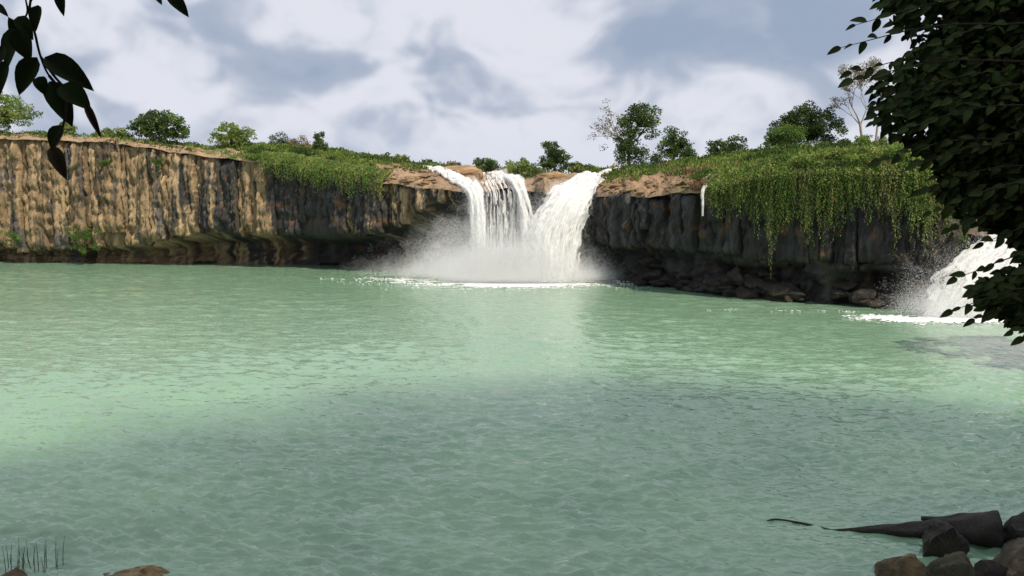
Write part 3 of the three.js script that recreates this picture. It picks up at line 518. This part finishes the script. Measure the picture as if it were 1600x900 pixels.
tree('bush', 'light green flat-topped bush right of the spreading tree', 'bush', -35, -112, [[-.6, 2.1, 0, 2, 1, 1.5], [1.4, 1.7, 0, 1.7, 1, 1.4], [0, .9, .6, 2.8, .9, 1.2]], { seed: 203, pal: LUSH, leaves: 3600, group: G2, leaf: 0.22 });
tree('bush', 'low green bush hugging the rim left of the spreading tree', 'bush', -50, -113.4, [[0, .7, 0, 2, .8, 1], [-1.5, .6, 0, 1.2, .7, 1]], { seed: 204, pal: [...MID, ...LUSH], leaves: 1500, group: G2, leaf: 0.22 });
tree('bush', 'small pale bush on the rim behind the hanging leaves', 'bush', -57.6, -116, [[0, 1, 0, 1, .9, 1]], { seed: 205, pal: LUSH, leaves: 700, group: G2 });
tree('bush', 'blue-green thin bush behind the light green bush', 'bush', -29.6, -113.5, [[0, 1.3, 0, 1.3, .9, 1], [1.6, .9, 0, 1, .7, .8]], { seed: 206, pal: [[0.09, 0.15, 0.08], [0.12, 0.17, 0.09]], leaves: 900, group: G2, leaf: 0.18 });
tree('bush', 'reddish dry bush above the grass on the tan cliff', 'bush', -26, -112, [[0, 1, 0, .9, .9, .8], [-1.6, .7, 0, .7, .6, .7]], { seed: 207, pal: DRY, leaves: 450, group: G2, leaf: 0.16 });
tree('young_tree', 'small pointed tree rising above the grassy rim', 'tree', -23.6, -110, [[0, 1, 0, .95, .9, .9], [0, 2, 0, .6, .8, .6]], { seed: 208, pal: [...MID, ...DEEP], leaves: 1300, group: G1, leaf: 0.2 });
tree('bush', 'long low green bush on bare rock left of the waterfall', 'bush', -15.1, -112, [[-1.2, .6, 0, 1.3, .6, 1], [1, .5, 0, 1.4, .55, 1]], { seed: 209, pal: [...MID, ...LUSH], leaves: 1500, group: G2, leaf: 0.2 });
tree('bush', 'dark little bush behind the head of the left stream', 'bush', -10.8, -116, [[0, .7, 0, 1.4, .65, 1]], { seed: 210, pal: DEEP, leaves: 1000, group: G2, leaf: 0.2 });
tree('bush', 'brownish bush above the brown rock ledge', 'bush', -7.4, -114, [[0, .7, 0, 1, .6, .9]], { seed: 211, pal: [...DRY, ...MID], leaves: 700, group: G2, leaf: 0.2 });
tree('bush', 'round dark green bush above the middle stream', 'bush', -3.1, -110, [[0, 1, 0, 1.4, .95, 1.1]], { seed: 212, pal: [...DEEP, ...MID], leaves: 1900, group: G2, leaf: 0.2 });
tree('bush', 'big round bright bush right beside the middle stream', 'bush', 1.2, -102.2, [[-.5, 1.4, 0, 1.3, 1, 1.1], [.9, .9, .3, 1.2, .9, 1], [-.3, .6, .4, 1.5, .7, 1]], { seed: 213, pal: [...MID, ...LUSH], leaves: 3200, group: G2, leaf: 0.19 });
tree('young_tree', 'small leafy tree between the middle and the widest stream', 'tree', 5, -104, [[-.5, 2.9, 0, 1.1, .9, 1], [.6, 2.1, 0, 1.2, .9, 1], [-.8, 1.5, .2, 1.1, .9, 1], [.5, 1, .3, 1.2, .7, .9]], { seed: 214, pal: [...MID, ...DEEP], leaves: 3200, group: G1, leaf: 0.2 });
tree('bush', 'low green bushes line left of the upper right stream', 'bush', 8.3, -106, [[-.6, .6, 0, 1.1, .6, .9], [1, .5, 0, .9, .5, .9]], { seed: 215, pal: [...MID, ...LUSH], leaves: 1400, group: G2, leaf: 0.19 });
tree('tall_tree', 'tall tree right of the waterfall, half its crown grey and thin', 'tree', 13.7, -105, [[1.5, 6.5, 0, 2, 1.3, 1.6], [2.2, 4.9, 0, 1.5, 1.3, 1.3], [.2, 5.4, 0, 1.5, 1.3, 1.2], [.4, 2, 0, 1.9, 1.8, 1.3], [-.4, 3.4, .2, 1.3, 1.3, 1]], { seed: 216, pal: [...DEEP, ...MID], leaves: 5600, group: G1, leaf: 0.22, clump: 0.34, trunkTop: 3.2, trunk: .2 });
{
  const t = scene.children.find((c) => c.name === 'tall_tree'), rnd = mulberry(300), cl = []; for (let i = 0; i < 34; i++) cl.push([-2.4 + gauss(rnd) * 0.8, 5.2 + gauss(rnd) * 1.1, gauss(rnd) * 0.8, 0.4 + rnd() * 0.25]);
  tag(mesh('foliage', leafMass(cl, 700, 0.17, GREYLEAF, rnd), M.leaf, t), 'thin grey dying half of the crown');
  mesh('branch', mergeGeometries(cl.slice(0, 14).map((c) => tube([V(0, 2.8, 0), V(c[0] * 0.5, 4, c[2] * 0.4), V(c[0], c[1], c[2])], [0.08, 0.045, 0.02], 3, 5))), M.paleBark, t);
}
tree('tree', 'blue-green tree close right of the tall half-dead tree', 'tree', 17.6, -97.5, [[.2, 3.1, 0, 1.5, .9, 1.2], [-.3, 2, 0, 1.4, .9, 1.1], [.8, 1.6, 0, 1.4, .9, 1], [-1.2, .8, .3, 1.7, .8, 1], [1.2, .8, .2, 1.4, .8, 1]], { seed: 217, pal: [[0.06, 0.115, 0.04], [0.085, 0.14, 0.05], ...MID], leaves: 3800, group: G1, leaf: 0.2 });
tree('bush', 'dark twin-topped bush on the rusty grass slope', 'bush', 21.9, -91, [[-1, 1, 0, 1.2, .8, .9], [.9, 1.4, 0, .9, .9, .8], [.2, .6, .2, 1.8, .6, 1]], { seed: 218, pal: [...DEEP, ...MID], leaves: 1900, group: G2, leaf: 0.19 });
tree('bush', 'pale dome-shaped bush in front of the dark round tree', 'bush', 26.2, -86.5, [[0, 1.7, 0, 2, 1.4, 1.3], [1, .8, .3, 1.4, .9, 1], [-1, .7, .2, 1.4, .8, 1]], { seed: 219, pal: [...MID, [0.12, 0.19, 0.05]], leaves: 3800, group: G2, leaf: 0.17 });
tree('round_tree', 'dark dense round tree on the right plateau', 'tree', 30.6, -93, [[0, 3.7, 0, 2.7, 1.8, 2], [1.6, 2.7, .2, 2.2, 1.8, 1.6], [-1.6, 2.6, .2, 2.2, 1.7, 1.6], [0, 1.3, .5, 3.2, 1.4, 1.6]], { seed: 220, pal: DEEP, leaves: 9500, group: G1, leaf: 0.2, clump: 0.28 });
tree('bush', 'green bush at the foot of the bare tree', 'bush', 35.2, -88.5, [[0, 1.1, 0, 1.6, 1, 1], [1.6, .9, 0, 1.6, .9, 1]], { seed: 221, pal: [...LUSH, ...MID], leaves: 2400, group: G2, leaf: 0.2 });
tree('bush', 'low dark bush in the grass above the creepers', 'bush', 29.5, -80.5, [[0, .6, 0, 1.8, .6, 1], [-1.5, .4, 0, 1, .5, .8]], { seed: 223, pal: [...DEEP, ...MID], leaves: 1500, group: G2, leaf: 0.18 });
tree('bush', 'low dark bush in the grass near the trickle', 'bush', 23.4, -80.5, [[0, .6, 0, 1.9, .6, 1], [1.6, .5, 0, 1.2, .5, .8]], { seed: 224, pal: [...DEEP, ...MID], leaves: 1500, group: G2, leaf: 0.18 });
// plants rooted in the cliff face
for (const [x, dy, sc, seed, label] of [[-52.6, 4.1, 1.15, 231, 'green plant growing from the lower face of the tan cliff'], [-53.2, 2.2, 0.9, 232, 'dull green plant low on the tan cliff near the water'], [-62.5, 3.4, 1.0, 233, 'green plant on the tan cliff at the left edge'], [-42.4, 12.6, 0.6, 234, 'small green tuft high on the tan cliff face'], [-49.6, 12.6, 0.4, 235, 'tiny green tuft high on the tan cliff']]) {
  const r = rim[rimBy(x)], rnd = mulberry(seed), p = thing('cliff_plant', label, 'plant', [r.x + r.nx * 0.35, dy, r.z + r.nz * 0.35], 'plants rooted in the cliff'), cl = [];
  for (let i = 0; i < 12; i++) cl.push([gauss(rnd) * 1.1 * sc, gauss(rnd) * 0.45 * sc, 0.1 + Math.abs(gauss(rnd)) * 0.3, 0.36 * sc]);
  mesh('stem', mergeGeometries(cl.map((c) => tube([V(0, -0.2, -0.9), V(c[0] * 0.4, c[1] * 0.4, 0), V(c[0], c[1], c[2])], [0.04, 0.025, 0.012], 3, 5))), M.bark, p);
  mesh('foliage', leafMass(cl, 380 * sc, 0.2, [...MID, [0.1, 0.2, 0.035]], rnd, 0.3), M.leaf, p);
}
// bare tree
{
  const t = thing('bare_tree', 'tall nearly leafless grey tree with two trunks behind the dark leaves', 'tree', [35.6, land(35.6, -91) - 0.15, -91], G1), rnd = mulberry(222), wood = [], tips = [];
  const grow = (p, dir, len, r, n) => { const e = p.clone().addScaledVector(dir, len), m = p.clone().lerp(e, 0.5).add(V(gauss(rnd), gauss(rnd), gauss(rnd)).multiplyScalar(len * 0.06)); wood.push(tube([p, m, e], [Math.max(r, 0.022), Math.max(r * 0.8, 0.02), Math.max(r * 0.6, 0.018)], 2, n > 2 ? 6 : 4)); if (n <= 2) tips.push(e); if (n === 0) return; const k = n > 3 ? 2 : 3; for (let i = 0; i < k; i++) grow(e, dir.clone().add(V(gauss(rnd) * 0.42, 0.12 + gauss(rnd) * 0.28, gauss(rnd) * 0.42)).normalize(), len * (0.62 + rnd() * 0.25), r * 0.6, n - 1); };
  mesh('trunk', tube([V(0.2, -0.3, 0), V(-0.1, 1.8, 0), V(-0.4, 3.6, 0)], [0.17, 0.14, 0.12], 4, 8, 0.2), M.paleBark, t);
  mesh('trunk', tube([V(1.1, -0.3, 0.3), V(1.2, 2, 0.3), V(1.4, 4.1, 0.2)], [0.15, 0.12, 0.1], 4, 8, 0.2), M.paleBark, t);
  grow(V(-0.4, 3.5, 0), V(-0.55, 1, 0).normalize(), 1.7, 0.085, 5); grow(V(-0.3, 3.2, 0), V(-0.9, 1, 0).normalize(), 1.3, 0.06, 4); grow(V(-0.3, 3.3, 0), V(0.3, 1, 0.1).normalize(), 1.6, 0.07, 5); grow(V(1.4, 4, 0.2), V(0.1, 1, 0).normalize(), 1.8, 0.08, 5);
  mesh('limbs', mergeGeometries(wood), M.paleBark, t);
  mesh('crown', leafMass(tips.filter(() => rnd() < 0.45).map((p) => [p.x, p.y, p.z, 0.36]), 1700, 0.14, [[0.24, 0.24, 0.2], [0.19, 0.19, 0.15], [0.22, 0.17, 0.1]], rnd), M.leaf, t);
}
// ------------------------------------------------------------------ near bank: rocks, log, reeds
rock('boulder', 'dark pointed boulder in front of the driftwood log', 10.75, 0.15, -21.3, 401, 0.62, 0.75, 0.52, DARKROCK, 0.4, null, 5, true);
rock('boulder', 'ochre jagged rock at the bottom edge left of the dark boulder', 9.05, -0.08, -20.1, 402, 0.62, 0.5, 0.5, OCHRE, 1.1, null, 5);
rock('boulder', 'mossy flat rock at the bottom edge below the dark boulder', 10.55, -0.12, -20.15, 403, 0.62, 0.55, 0.5, [[0.07, 0.075, 0.035], [0.045, 0.045, 0.028], [0.13, 0.11, 0.06]], 0.3, null, 5);
rock('boulder', 'large brown mossy boulder in the bottom right corner', 12.35, -0.02, -20.4, 404, 1.05, 0.65, 0.7, [[0.1, 0.08, 0.045], [0.055, 0.055, 0.028], [0.2, 0.15, 0.09]], 0.7, null, 5);
rock('boulder', 'dark boulder at the right edge behind the driftwood end', 13.4, 0.3, -21.6, 405, 0.9, 0.75, 0.7, DARKROCK, 2, null, 5, true);
rock('boulder', 'small dark rock wedged between mossy rock and brown boulder', 11.35, -0.1, -20.05, 406, 0.4, 0.4, 0.4, DARKROCK, 0.2, null, 4, true);
rock('boulder', 'tan sunlit rock breaking the water at the bottom left', -8.75, -0.12, -20.05, 407, 0.85, 0.34, 0.5, [[0.42, 0.3, 0.15], [0.27, 0.18, 0.09], [0.1, 0.075, 0.05]], 0.1, null, 5);
rock('boulder', 'small rusty rock among the reeds at the bottom left corner', -11.65, -0.08, -19.95, 408, 0.4, 0.22, 0.35, [[0.25, 0.15, 0.08], [0.16, 0.1, 0.06], [0.08, 0.06, 0.05]], 0.6, null, 4);
{
  const bark = new THREE.MeshStandardMaterial({ color: new THREE.Color().setRGB(0.03, 0.025, 0.02), roughness: 0.8, bumpMap: rockBump, bumpScale: 0.06 });
  const log = thing('driftwood_log', 'dark driftwood log lying in the water at the lower right', 'log', [0, 0, 0]);
  mesh('trunk', tube([V(8.55, -0.02, -22.9), V(9.4, 0.06, -22.75), V(10.3, 0.14, -22.55), V(11.3, 0.26, -22.3), V(11.9, 0.34, -22.1), V(12.5, 0.4, -21.95)], [0.035, 0.09, 0.17, 0.28, 0.38, 0.46], 16, 24, 0.3), bark, log);
  mesh('branch', tube([V(12.2, 0.42, -22.15), V(11.7, 0.45, -22.35), V(11.2, 0.4, -22.5), V(10.8, 0.44, -22.6)], [0.32, 0.2, 0.12, 0.06], 8, 12, 0.35), bark, log);
  mesh('root', tube([V(8.6, -0.02, -22.85), V(7.9, 0.03, -23.3), V(7.2, 0.05, -23.55), V(6.9, -0.05, -23.6)], [0.04, 0.03, 0.022, 0.012], 6, 8, 0.4), bark, log);
}
{
  const reed = new THREE.MeshPhysicalMaterial({ color: new THREE.Color().setRGB(0.12, 0.15, 0.075), roughness: 0.9, transmission: 0.2, side: THREE.DoubleSide });
  const rnd = mulberry(55), c = thing('reed_clump', 'thin upright reeds in the water at the bottom left corner', 'reeds', [-11.4, 0, -20.35]);
  for (let i = 0; i < 26; i++) { const x = (rnd() - 0.55) * 1.5, z = (rnd() - 0.5) * 0.6, h = 0.35 + rnd() * 0.5, b = (rnd() - 0.5) * 0.25; mesh('blade', tube([V(x, -0.15, z), V(x + b * 0.3, h * 0.5, z), V(x + b, h, z + b * 0.3)], [0.011, 0.009, 0.003], 3, 4), reed, c); }
}
// ------------------------------------------------------------------ trees on the near bank
const leafShape = (() => {                                 // broad leaf, 1 m long, folded along the midrib
  const p = [], ix = [], n = 7;
  for (let i = 0; i <= n; i++) { const t = i / n, w = 0.5 * Math.pow(Math.sin(Math.PI * Math.pow(t, 0.75)), 0.8) * (1 - 0.12 * t), y = -0.16 * t * t; p.push(-w, y + 0.22 * w, t, 0, y, t, w, y + 0.22 * w, t); }
  for (let i = 0; i < n; i++) { const a = i * 3; ix.push(a, a + 3, a + 1, a + 1, a + 3, a + 4, a + 1, a + 4, a + 2, a + 2, a + 4, a + 5); }
  return geom(p, ix);
})();
function setLeaf(m, a, b, width, roll) {                   // from stalk a to tip b; the broad face turned by roll about its length
  const z = b.clone().sub(a), l = z.length(); z.normalize(); const ref = V(Math.sin(roll) * 0.6, Math.cos(roll) * 0.55, 0.75).normalize(), x = ref.clone().cross(z).normalize(), y = z.clone().cross(x);
  m.matrixAutoUpdate = true; m.position.copy(a); m.quaternion.setFromRotationMatrix(new THREE.Matrix4().makeBasis(x, y, z)); m.scale.set(width, l, l);
}
function bigCrown(tree_, lobes, count, size, pal, seed) { const rnd = mulberry(seed), cl = []; for (const [x, y, z, rx, ry, rz] of lobes) for (let i = 0; i < 26; i++) { const d = V(gauss(rnd), gauss(rnd), gauss(rnd)).normalize(), k = Math.pow(rnd(), 0.4); cl.push([x + d.x * rx * k, y + d.y * ry * k, z + d.z * rz * k, 0.9]); } return mesh('crown', leafMass(cl, count, size, pal, rnd), M.leaf, tree_); }
const SHADE = [[0.04, 0.068, 0.019], [0.052, 0.082, 0.023]];
function bankTree(label, x, z, lobes, seed) {
  const y = bankY(x, z), t = thing('bank_tree', label, 'tree', [x, y, z], 'trees on the near bank'), top = lobes[0];
  mesh('trunk', tube([V(0, -0.4, 0), V(0.1, 2.4, 0.1), V(0.2, 5, 0)], [0.42, 0.32, 0.26], 4, 10, 0.25), M.bark, t);
  mesh('limbs', mergeGeometries(lobes.map((l) => tube([V(0.2, 4.6, 0), V(l[0] * 0.5, lerp(4.8, l[1], 0.6), l[2] * 0.5), V(l[0], l[1], l[2])], [0.2, 0.13, 0.06], 4, 7))), M.bark, t);
  bigCrown(t, lobes, 6500, 0.5, SHADE, seed); return t;
}
bankTree('added unseen broad tree on the bank behind the viewer, leaning over the water', 4.5, 6.5, [[0, 6.8, -1.5, 4.2, 2.2, 3.6], [-3.5, 6.2, 1, 3, 2.2, 3], [3.5, 5.6, -2, 3.2, 2.4, 3]], 501);  // trees behind the viewer are unseen, added to block sky light on near leaves
bankTree('added unseen tree on the bank behind the viewer to the left', -8.5, 7.5, [[0, 5.5, 0, 4.5, 3, 3.5], [3, 3.5, 1.5, 3.5, 3, 3]], 502);
bankTree('added unseen tall tree on the bank straight behind the viewer', 0.5, 13, [[0, 5, 0, 5, 3.6, 3.5], [-4, 3.2, 0, 4, 3.4, 3], [4.5, 3.4, 0, 4, 3.4, 3]], 503);
bankTree('unseen tree added on the right bank to shade the driftwood', 17.6, -16.6, [[0.6, 7.2, -0.6, 2.6, 1.7, 2.2], [1.6, 5.4, 0.5, 2.4, 1.6, 2.2]], 504);  // out of view, added and sized so its shadow covers log and rocks
bankTree('tree on the right bank beside the hidden waterfall', 36, -46, [[-4, 6.2, 0, 5, 3.4, 4], [-4.6, 3.2, 1, 4.6, 2.4, 4], [1, 4.2, 1, 4, 3, 4]], 505);
// unseen thicket added round the viewer to keep sky light off near leaves
for (const [x, z, s, seed, label] of [[-3.4, 3.2, 1.5, 521, 'added unseen dense shrub on the bank left behind the viewer'], [0.3, 4.2, 1.7, 522, 'added unseen dense shrub on the bank right behind the viewer'], [4.2, 3.0, 1.7, 523, 'added unseen dense shrub on the bank to the right behind the viewer'], [7.6, 0.2, 1.8, 524, 'added unseen dense shrub on the bank beside the dark broadleaf tree']]) {
  const t = thing('added_shrub', label, 'shrub', [x, bankY(x, z), z], 'added unseen shrubs on the near bank');
  mesh('stem', mergeGeometries([-0.5, 0, 0.5].map((q) => tube([V(q * 0.3, -0.3, 0), V(q * 0.8, 1, 0.1), V(q * s, 2, 0)], [0.06, 0.045, 0.02], 3, 6))), M.bark, t);
  bigCrown(t, [[0, 1.6, 0, s, 1.3, s * 0.8], [0.4, 2.8, 0.2, s * 0.9, 1, s * 0.8]], 2600, 0.34, SHADE, seed);
}
// tree whose twigs hang into view at the upper left
{
  const x = -5.2, z = 2.6, y = bankY(x, z), t = thing('shade_tree', 'near tree whose broad dark leaves hang into view at the upper left', 'tree', [x, y, z], 'trees on the near bank'), L = (a, b, c) => V(a - x, b - y, c - z);
  mesh('trunk', tube([V(0, -0.4, 0), V(0.15, 2, -0.1), V(0.4, 4.2, -0.4)], [0.32, 0.26, 0.2], 4, 10, 0.25), M.bark, t);
  mesh('limbs', mergeGeometries([tube([V(0.4, 4, -0.4), L(-3.2, 11.1, -0.6), L(-1.7, 10.5, -2.1), L(-1.23, 9.62, -2.5)], [0.14, 0.08, 0.03, 0.006], 8, 8), tube([L(-2.2, 10.8, -1.6), L(-1.2, 10.4, -2.2), L(-0.87, 9.64, -2.5)], [0.03, 0.018, 0.005], 6, 6), tube([V(0.4, 4.1, -0.4), L(-2.5, 12.5, 0.5), L(0.5, 13.2, 0)], [0.15, 0.1, 0.05], 6, 7)]), M.bark, t);
  const TW = [[[-1.23, 9.62], [-1.32, 9.52], [-1.31, 9.42], [-1.3, 9.37], [-1.28, 9.32], [-1.24, 9.28]], [[-1.23, 9.62], [-1.33, 9.54], [-1.33, 9.49], [-1.36, 9.45]], [[-1.3, 9.37], [-1.25, 9.3], [-1.18, 9.25]], [[-1.28, 9.32], [-1.24, 9.26], [-1.25, 9.18], [-1.28, 9.13]], [[-0.87, 9.64], [-0.92, 9.57], [-0.95, 9.54]], [[-1.23, 9.62], [-1.24, 9.55]]];
  for (const w of TW) mesh('twig', tube(w.map(([a, b]) => L(a, b, -2.5)), w.map((_, i) => 0.0042 - 0.0022 * i / w.length), 6, 6), M.bark, t);
  const LV = [[-1.29, 9.37, -2.5, -1.15, 9.29, 0.072], [-1.23, 9.29, -2.46, -1.14, 9.23, 0.067], [-1.3, 9.31, -2.54, -1.23, 9.19, 0.07], [-1.31, 9.37, -2.5, -1.36, 9.27, 0.072], [-1.38, 9.46, -2.55, -1.42, 9.35, 0.077], [-1.36, 9.45, -2.5, -1.32, 9.36, 0.065], [-1.33, 9.47, -2.45, -1.28, 9.41, 0.042], [-1.38, 9.49, -2.6, -1.41, 9.43, 0.049], [-1.3, 9.51, -2.5, -1.3, 9.44, 0.04], [-1.24, 9.55, -2.5, -1.22, 9.48, 0.031], [-1.42, 9.51, -2.5, -1.37, 9.48, 0.025], [-1.32, 9.32, -2.52, -1.29, 9.27, 0.04], [-1.16, 9.24, -2.45, -1.11, 9.15, 0.023, 1], [-1.28, 9.19, -2.55, -1.3, 9.12, 0.052], [-1.31, 9.13, -2.55, -1.26, 9.04, 0.044, 1], [-0.94, 9.54, -2.5, -0.88, 9.48, 0.04], [-0.98, 9.54, -2.5, -0.95, 9.51, 0.022], [-1.43, 9.37, -2.56, -1.45, 9.27, 0.055], [-1.4, 9.4, -2.5, -1.43, 9.33, 0.061], [-1.41, 9.44, -2.6, -1.42, 9.49, 0.038]];
  const rnd = mulberry(61);
  for (const [ax, ay, az, bx, by, w, dry] of LV) { const m = mesh('leaf', leafShape, dry ? M.dryLeaf : M.nearLeaf, t); setLeaf(m, L(ax, ay, az), L(bx, by, az + 0.03), w, (rnd() - 0.5) * 0.8); if (dry) tag(m, 'withered brown leaf'); }
  bigCrown(t, [[2.2, 6.6, -1.8, 3, 1.3, 3], [5.5, 6.9, -2, 3.2, 1.3, 3], [-1, 5.6, -1, 3, 1.8, 3], [3, 7, 1, 4, 1.6, 3], [9, 6.6, -3, 3, 1.4, 3]], 9000, 0.42, SHADE, 62);  // unseen crown spread overhead, added to shade the hanging leaves
}
// dark broadleaf tree filling the right edge
{
  const x = 7.4, z = -6.8, y = bankY(x, z), t = thing('broadleaf_tree', 'near tree with dense dark leaves filling the right edge', 'tree', [x, y, z], 'trees on the near bank'), L = (a, b, c) => V(a - x, b - y, c - z), rnd = mulberry(77);
  mesh('trunk', tube([V(0, -0.4, 0), V(-0.1, 2, 0.1), V(-0.2, 4, 0), V(0, 6, 0)], [0.3, 0.24, 0.19, 0.12], 4, 10, 0.25), M.bark, t);
  const root = L(7.2, 9.6, -6.8);
  // sprays: tip of each leafy twig and where it leaves the crown
  const SP = [[2.83, 10.42, -6.6], [2.58, 10.33, -6.5], [2.36, 10.16, -6.4], [2.3, 10.02, -6.5], [2.42, 9.86, -6.6], [2.36, 9.78, -6.4], [2.62, 9.62, -6.5], [2.6, 9.5, -6.6], [2.72, 9.44, -6.3], [2.62, 9.22, -6.5], [2.82, 9.18, -6.4], [3.02, 9.22, -6.6], [2.92, 9.0, -6.5], [2.96, 8.85, -6.4], [3.2, 8.72, -6.6], [3.4, 8.62, -6.5], [3.22, 8.36, -6.5], [3.3, 8.28, -6.4], [3.2, 8.12, -6.5], [3.42, 8.04, -6.6], [3.6, 7.98, -6.4], [3.8, 7.9, -6.6], [2.72, 9.96, -6.3], [2.95, 9.62, -6.3], [3.3, 9.95, -6.2], [3.2, 9.3, -6.25]];
  const twigs = [];
  for (const [a, b, c] of SP) {
    const tip = L(a, b, c), from = L(Math.max(3.7, a + 1.15), b + (b > 8.5 ? 0.12 : 0.16) + rnd() * 0.15, c - 0.25 + rnd() * 0.3), mid = from.clone().lerp(tip, 0.5).add(V(0, 0.07, 0));
    const cv = new THREE.CatmullRomCurve3([from, mid, tip.clone().add(V(0.06, 0.01, 0))]);
    twigs.push(tube([root.clone().lerp(from, 0.25), root.clone().lerp(from, 0.7).add(V(0, 0.1, 0)), from], [0.045, 0.025, 0.009], 4, 6)); mesh('twig', tube([from, mid, tip.clone().add(V(0.06, 0.01, 0))], [0.009, 0.006, 0.002], 6, 5), M.bark, t);
    for (let i = 0; i < 11; i++) {
      const u = 1 - Math.pow(i / 11, 1.05) * 0.8, p = cv.getPoint(clamp(u)), d = cv.getTangent(clamp(u)), side = i % 2 ? 1 : -1, len = 0.07 + rnd() * 0.06;
      const dir = d.clone().multiplyScalar(0.85).add(V(gauss(rnd) * 0.22, side * 0.42 - 0.32 + gauss(rnd) * 0.15, gauss(rnd) * 0.35)).normalize(); if (i === 0) dir.copy(d).add(V(0, -0.2, 0)).normalize();
      const m = mesh('leaf', leafShape, M.nearLeaf, t); setLeaf(m, p, p.clone().addScaledVector(dir, len), len * (0.42 + rnd() * 0.16), (rnd() - 0.5) * 1.6);
    }
  }
  mesh('limbs', mergeGeometries(twigs), M.bark, t);
  const lobes = [[4.15, 10.7, -7.1, 1.3, 0.8, 0.8, 8000], [4.25, 9.75, -7.1, 1.4, 0.6, 0.8, 8000], [4.5, 9.1, -7.1, 1.1, 0.5, 0.7, 6400], [4.95, 8.65, -7, 1.0, 0.4, 0.6, 3800], [4.5, 8.2, -6.9, 0.85, 0.28, 0.5, 3600], [4.6, 8.0, -6.6, 0.7, 0.24, 0.4, 2000], [6.2, 9.6, -7.2, 2, 1.9, 1.6, 2600], [6.4, 11.8, -6.6, 3.2, 1.3, 2.4, 3800]], out = [], o = new THREE.Object3D(), tone = V(0, 0, 0);
  for (const [lx, ly, lz, rx, ry, rz, n] of lobes) for (let i = 0; i < n; i++) {
    const d = V(gauss(rnd), gauss(rnd), gauss(rnd)).normalize(), k = Math.pow(rnd(), 0.4), p = L(lx + d.x * rx * k, ly + d.y * ry * k, lz + d.z * rz * k), len = 0.06 + rnd() * 0.06;
    const dir = V(-0.5 + gauss(rnd) * 0.5, -0.35 + gauss(rnd) * 0.4, gauss(rnd) * 0.5).normalize(); setLeaf(o, p, p.clone().addScaledVector(dir, len), len * 0.55, (rnd() - 0.5) * 2); o.updateMatrix(); out.push({ m: o.matrix.clone(), c: [0.8 + rnd() * 0.4, 0.8 + rnd() * 0.4, 0.8 + rnd() * 0.3] });
  }
  instanced('crown', leafShape, M.nearLeaf, out, t);
}
// out-of-view puffs added before the sun to shade the near half of the pool
{
  const rnd = mulberry(808), puffs = [], up = 200 / SUN.y, geo = new THREE.IcosahedronGeometry(1, 1);
  for (let i = 0; i < 42000; i++) {
    const x = lerp(-75, 75, rnd()), z = lerp(24, -62, rnd()), edge = -lerp(27, 40, sstep(-24, -2, x)) + 6 * sstep(10, 26, x) + 5 * noise(x * 0.07, z * 0.07, 5) + 2.5 * noise(x * 0.25, z * 0.25, 6);
    const dens = sstep(-4, 4, z - edge) * (0.95 + 0.2 * noise(x * 0.12, z * 0.12, 9)); if (rnd() > dens * 1.0) continue;
    const s = 0.32 + rnd() * 0.36; puffs.push({ m: mat4(V(x + SUN.x * up, 200 + (rnd() - 0.5) * 6, z + SUN.z * up), 0, rnd() * 6, 0, s, s * 0.7, s) });
  }
  tag(instanced('added_cloud', geo, new THREE.MeshStandardMaterial({ color: new THREE.Color().setRGB(0.85, 0.86, 0.88), roughness: 1 }), puffs), 'added unseen puffs shading the near half of the pool', null, null, 'stuff');
}
renderer.render(scene, camera);
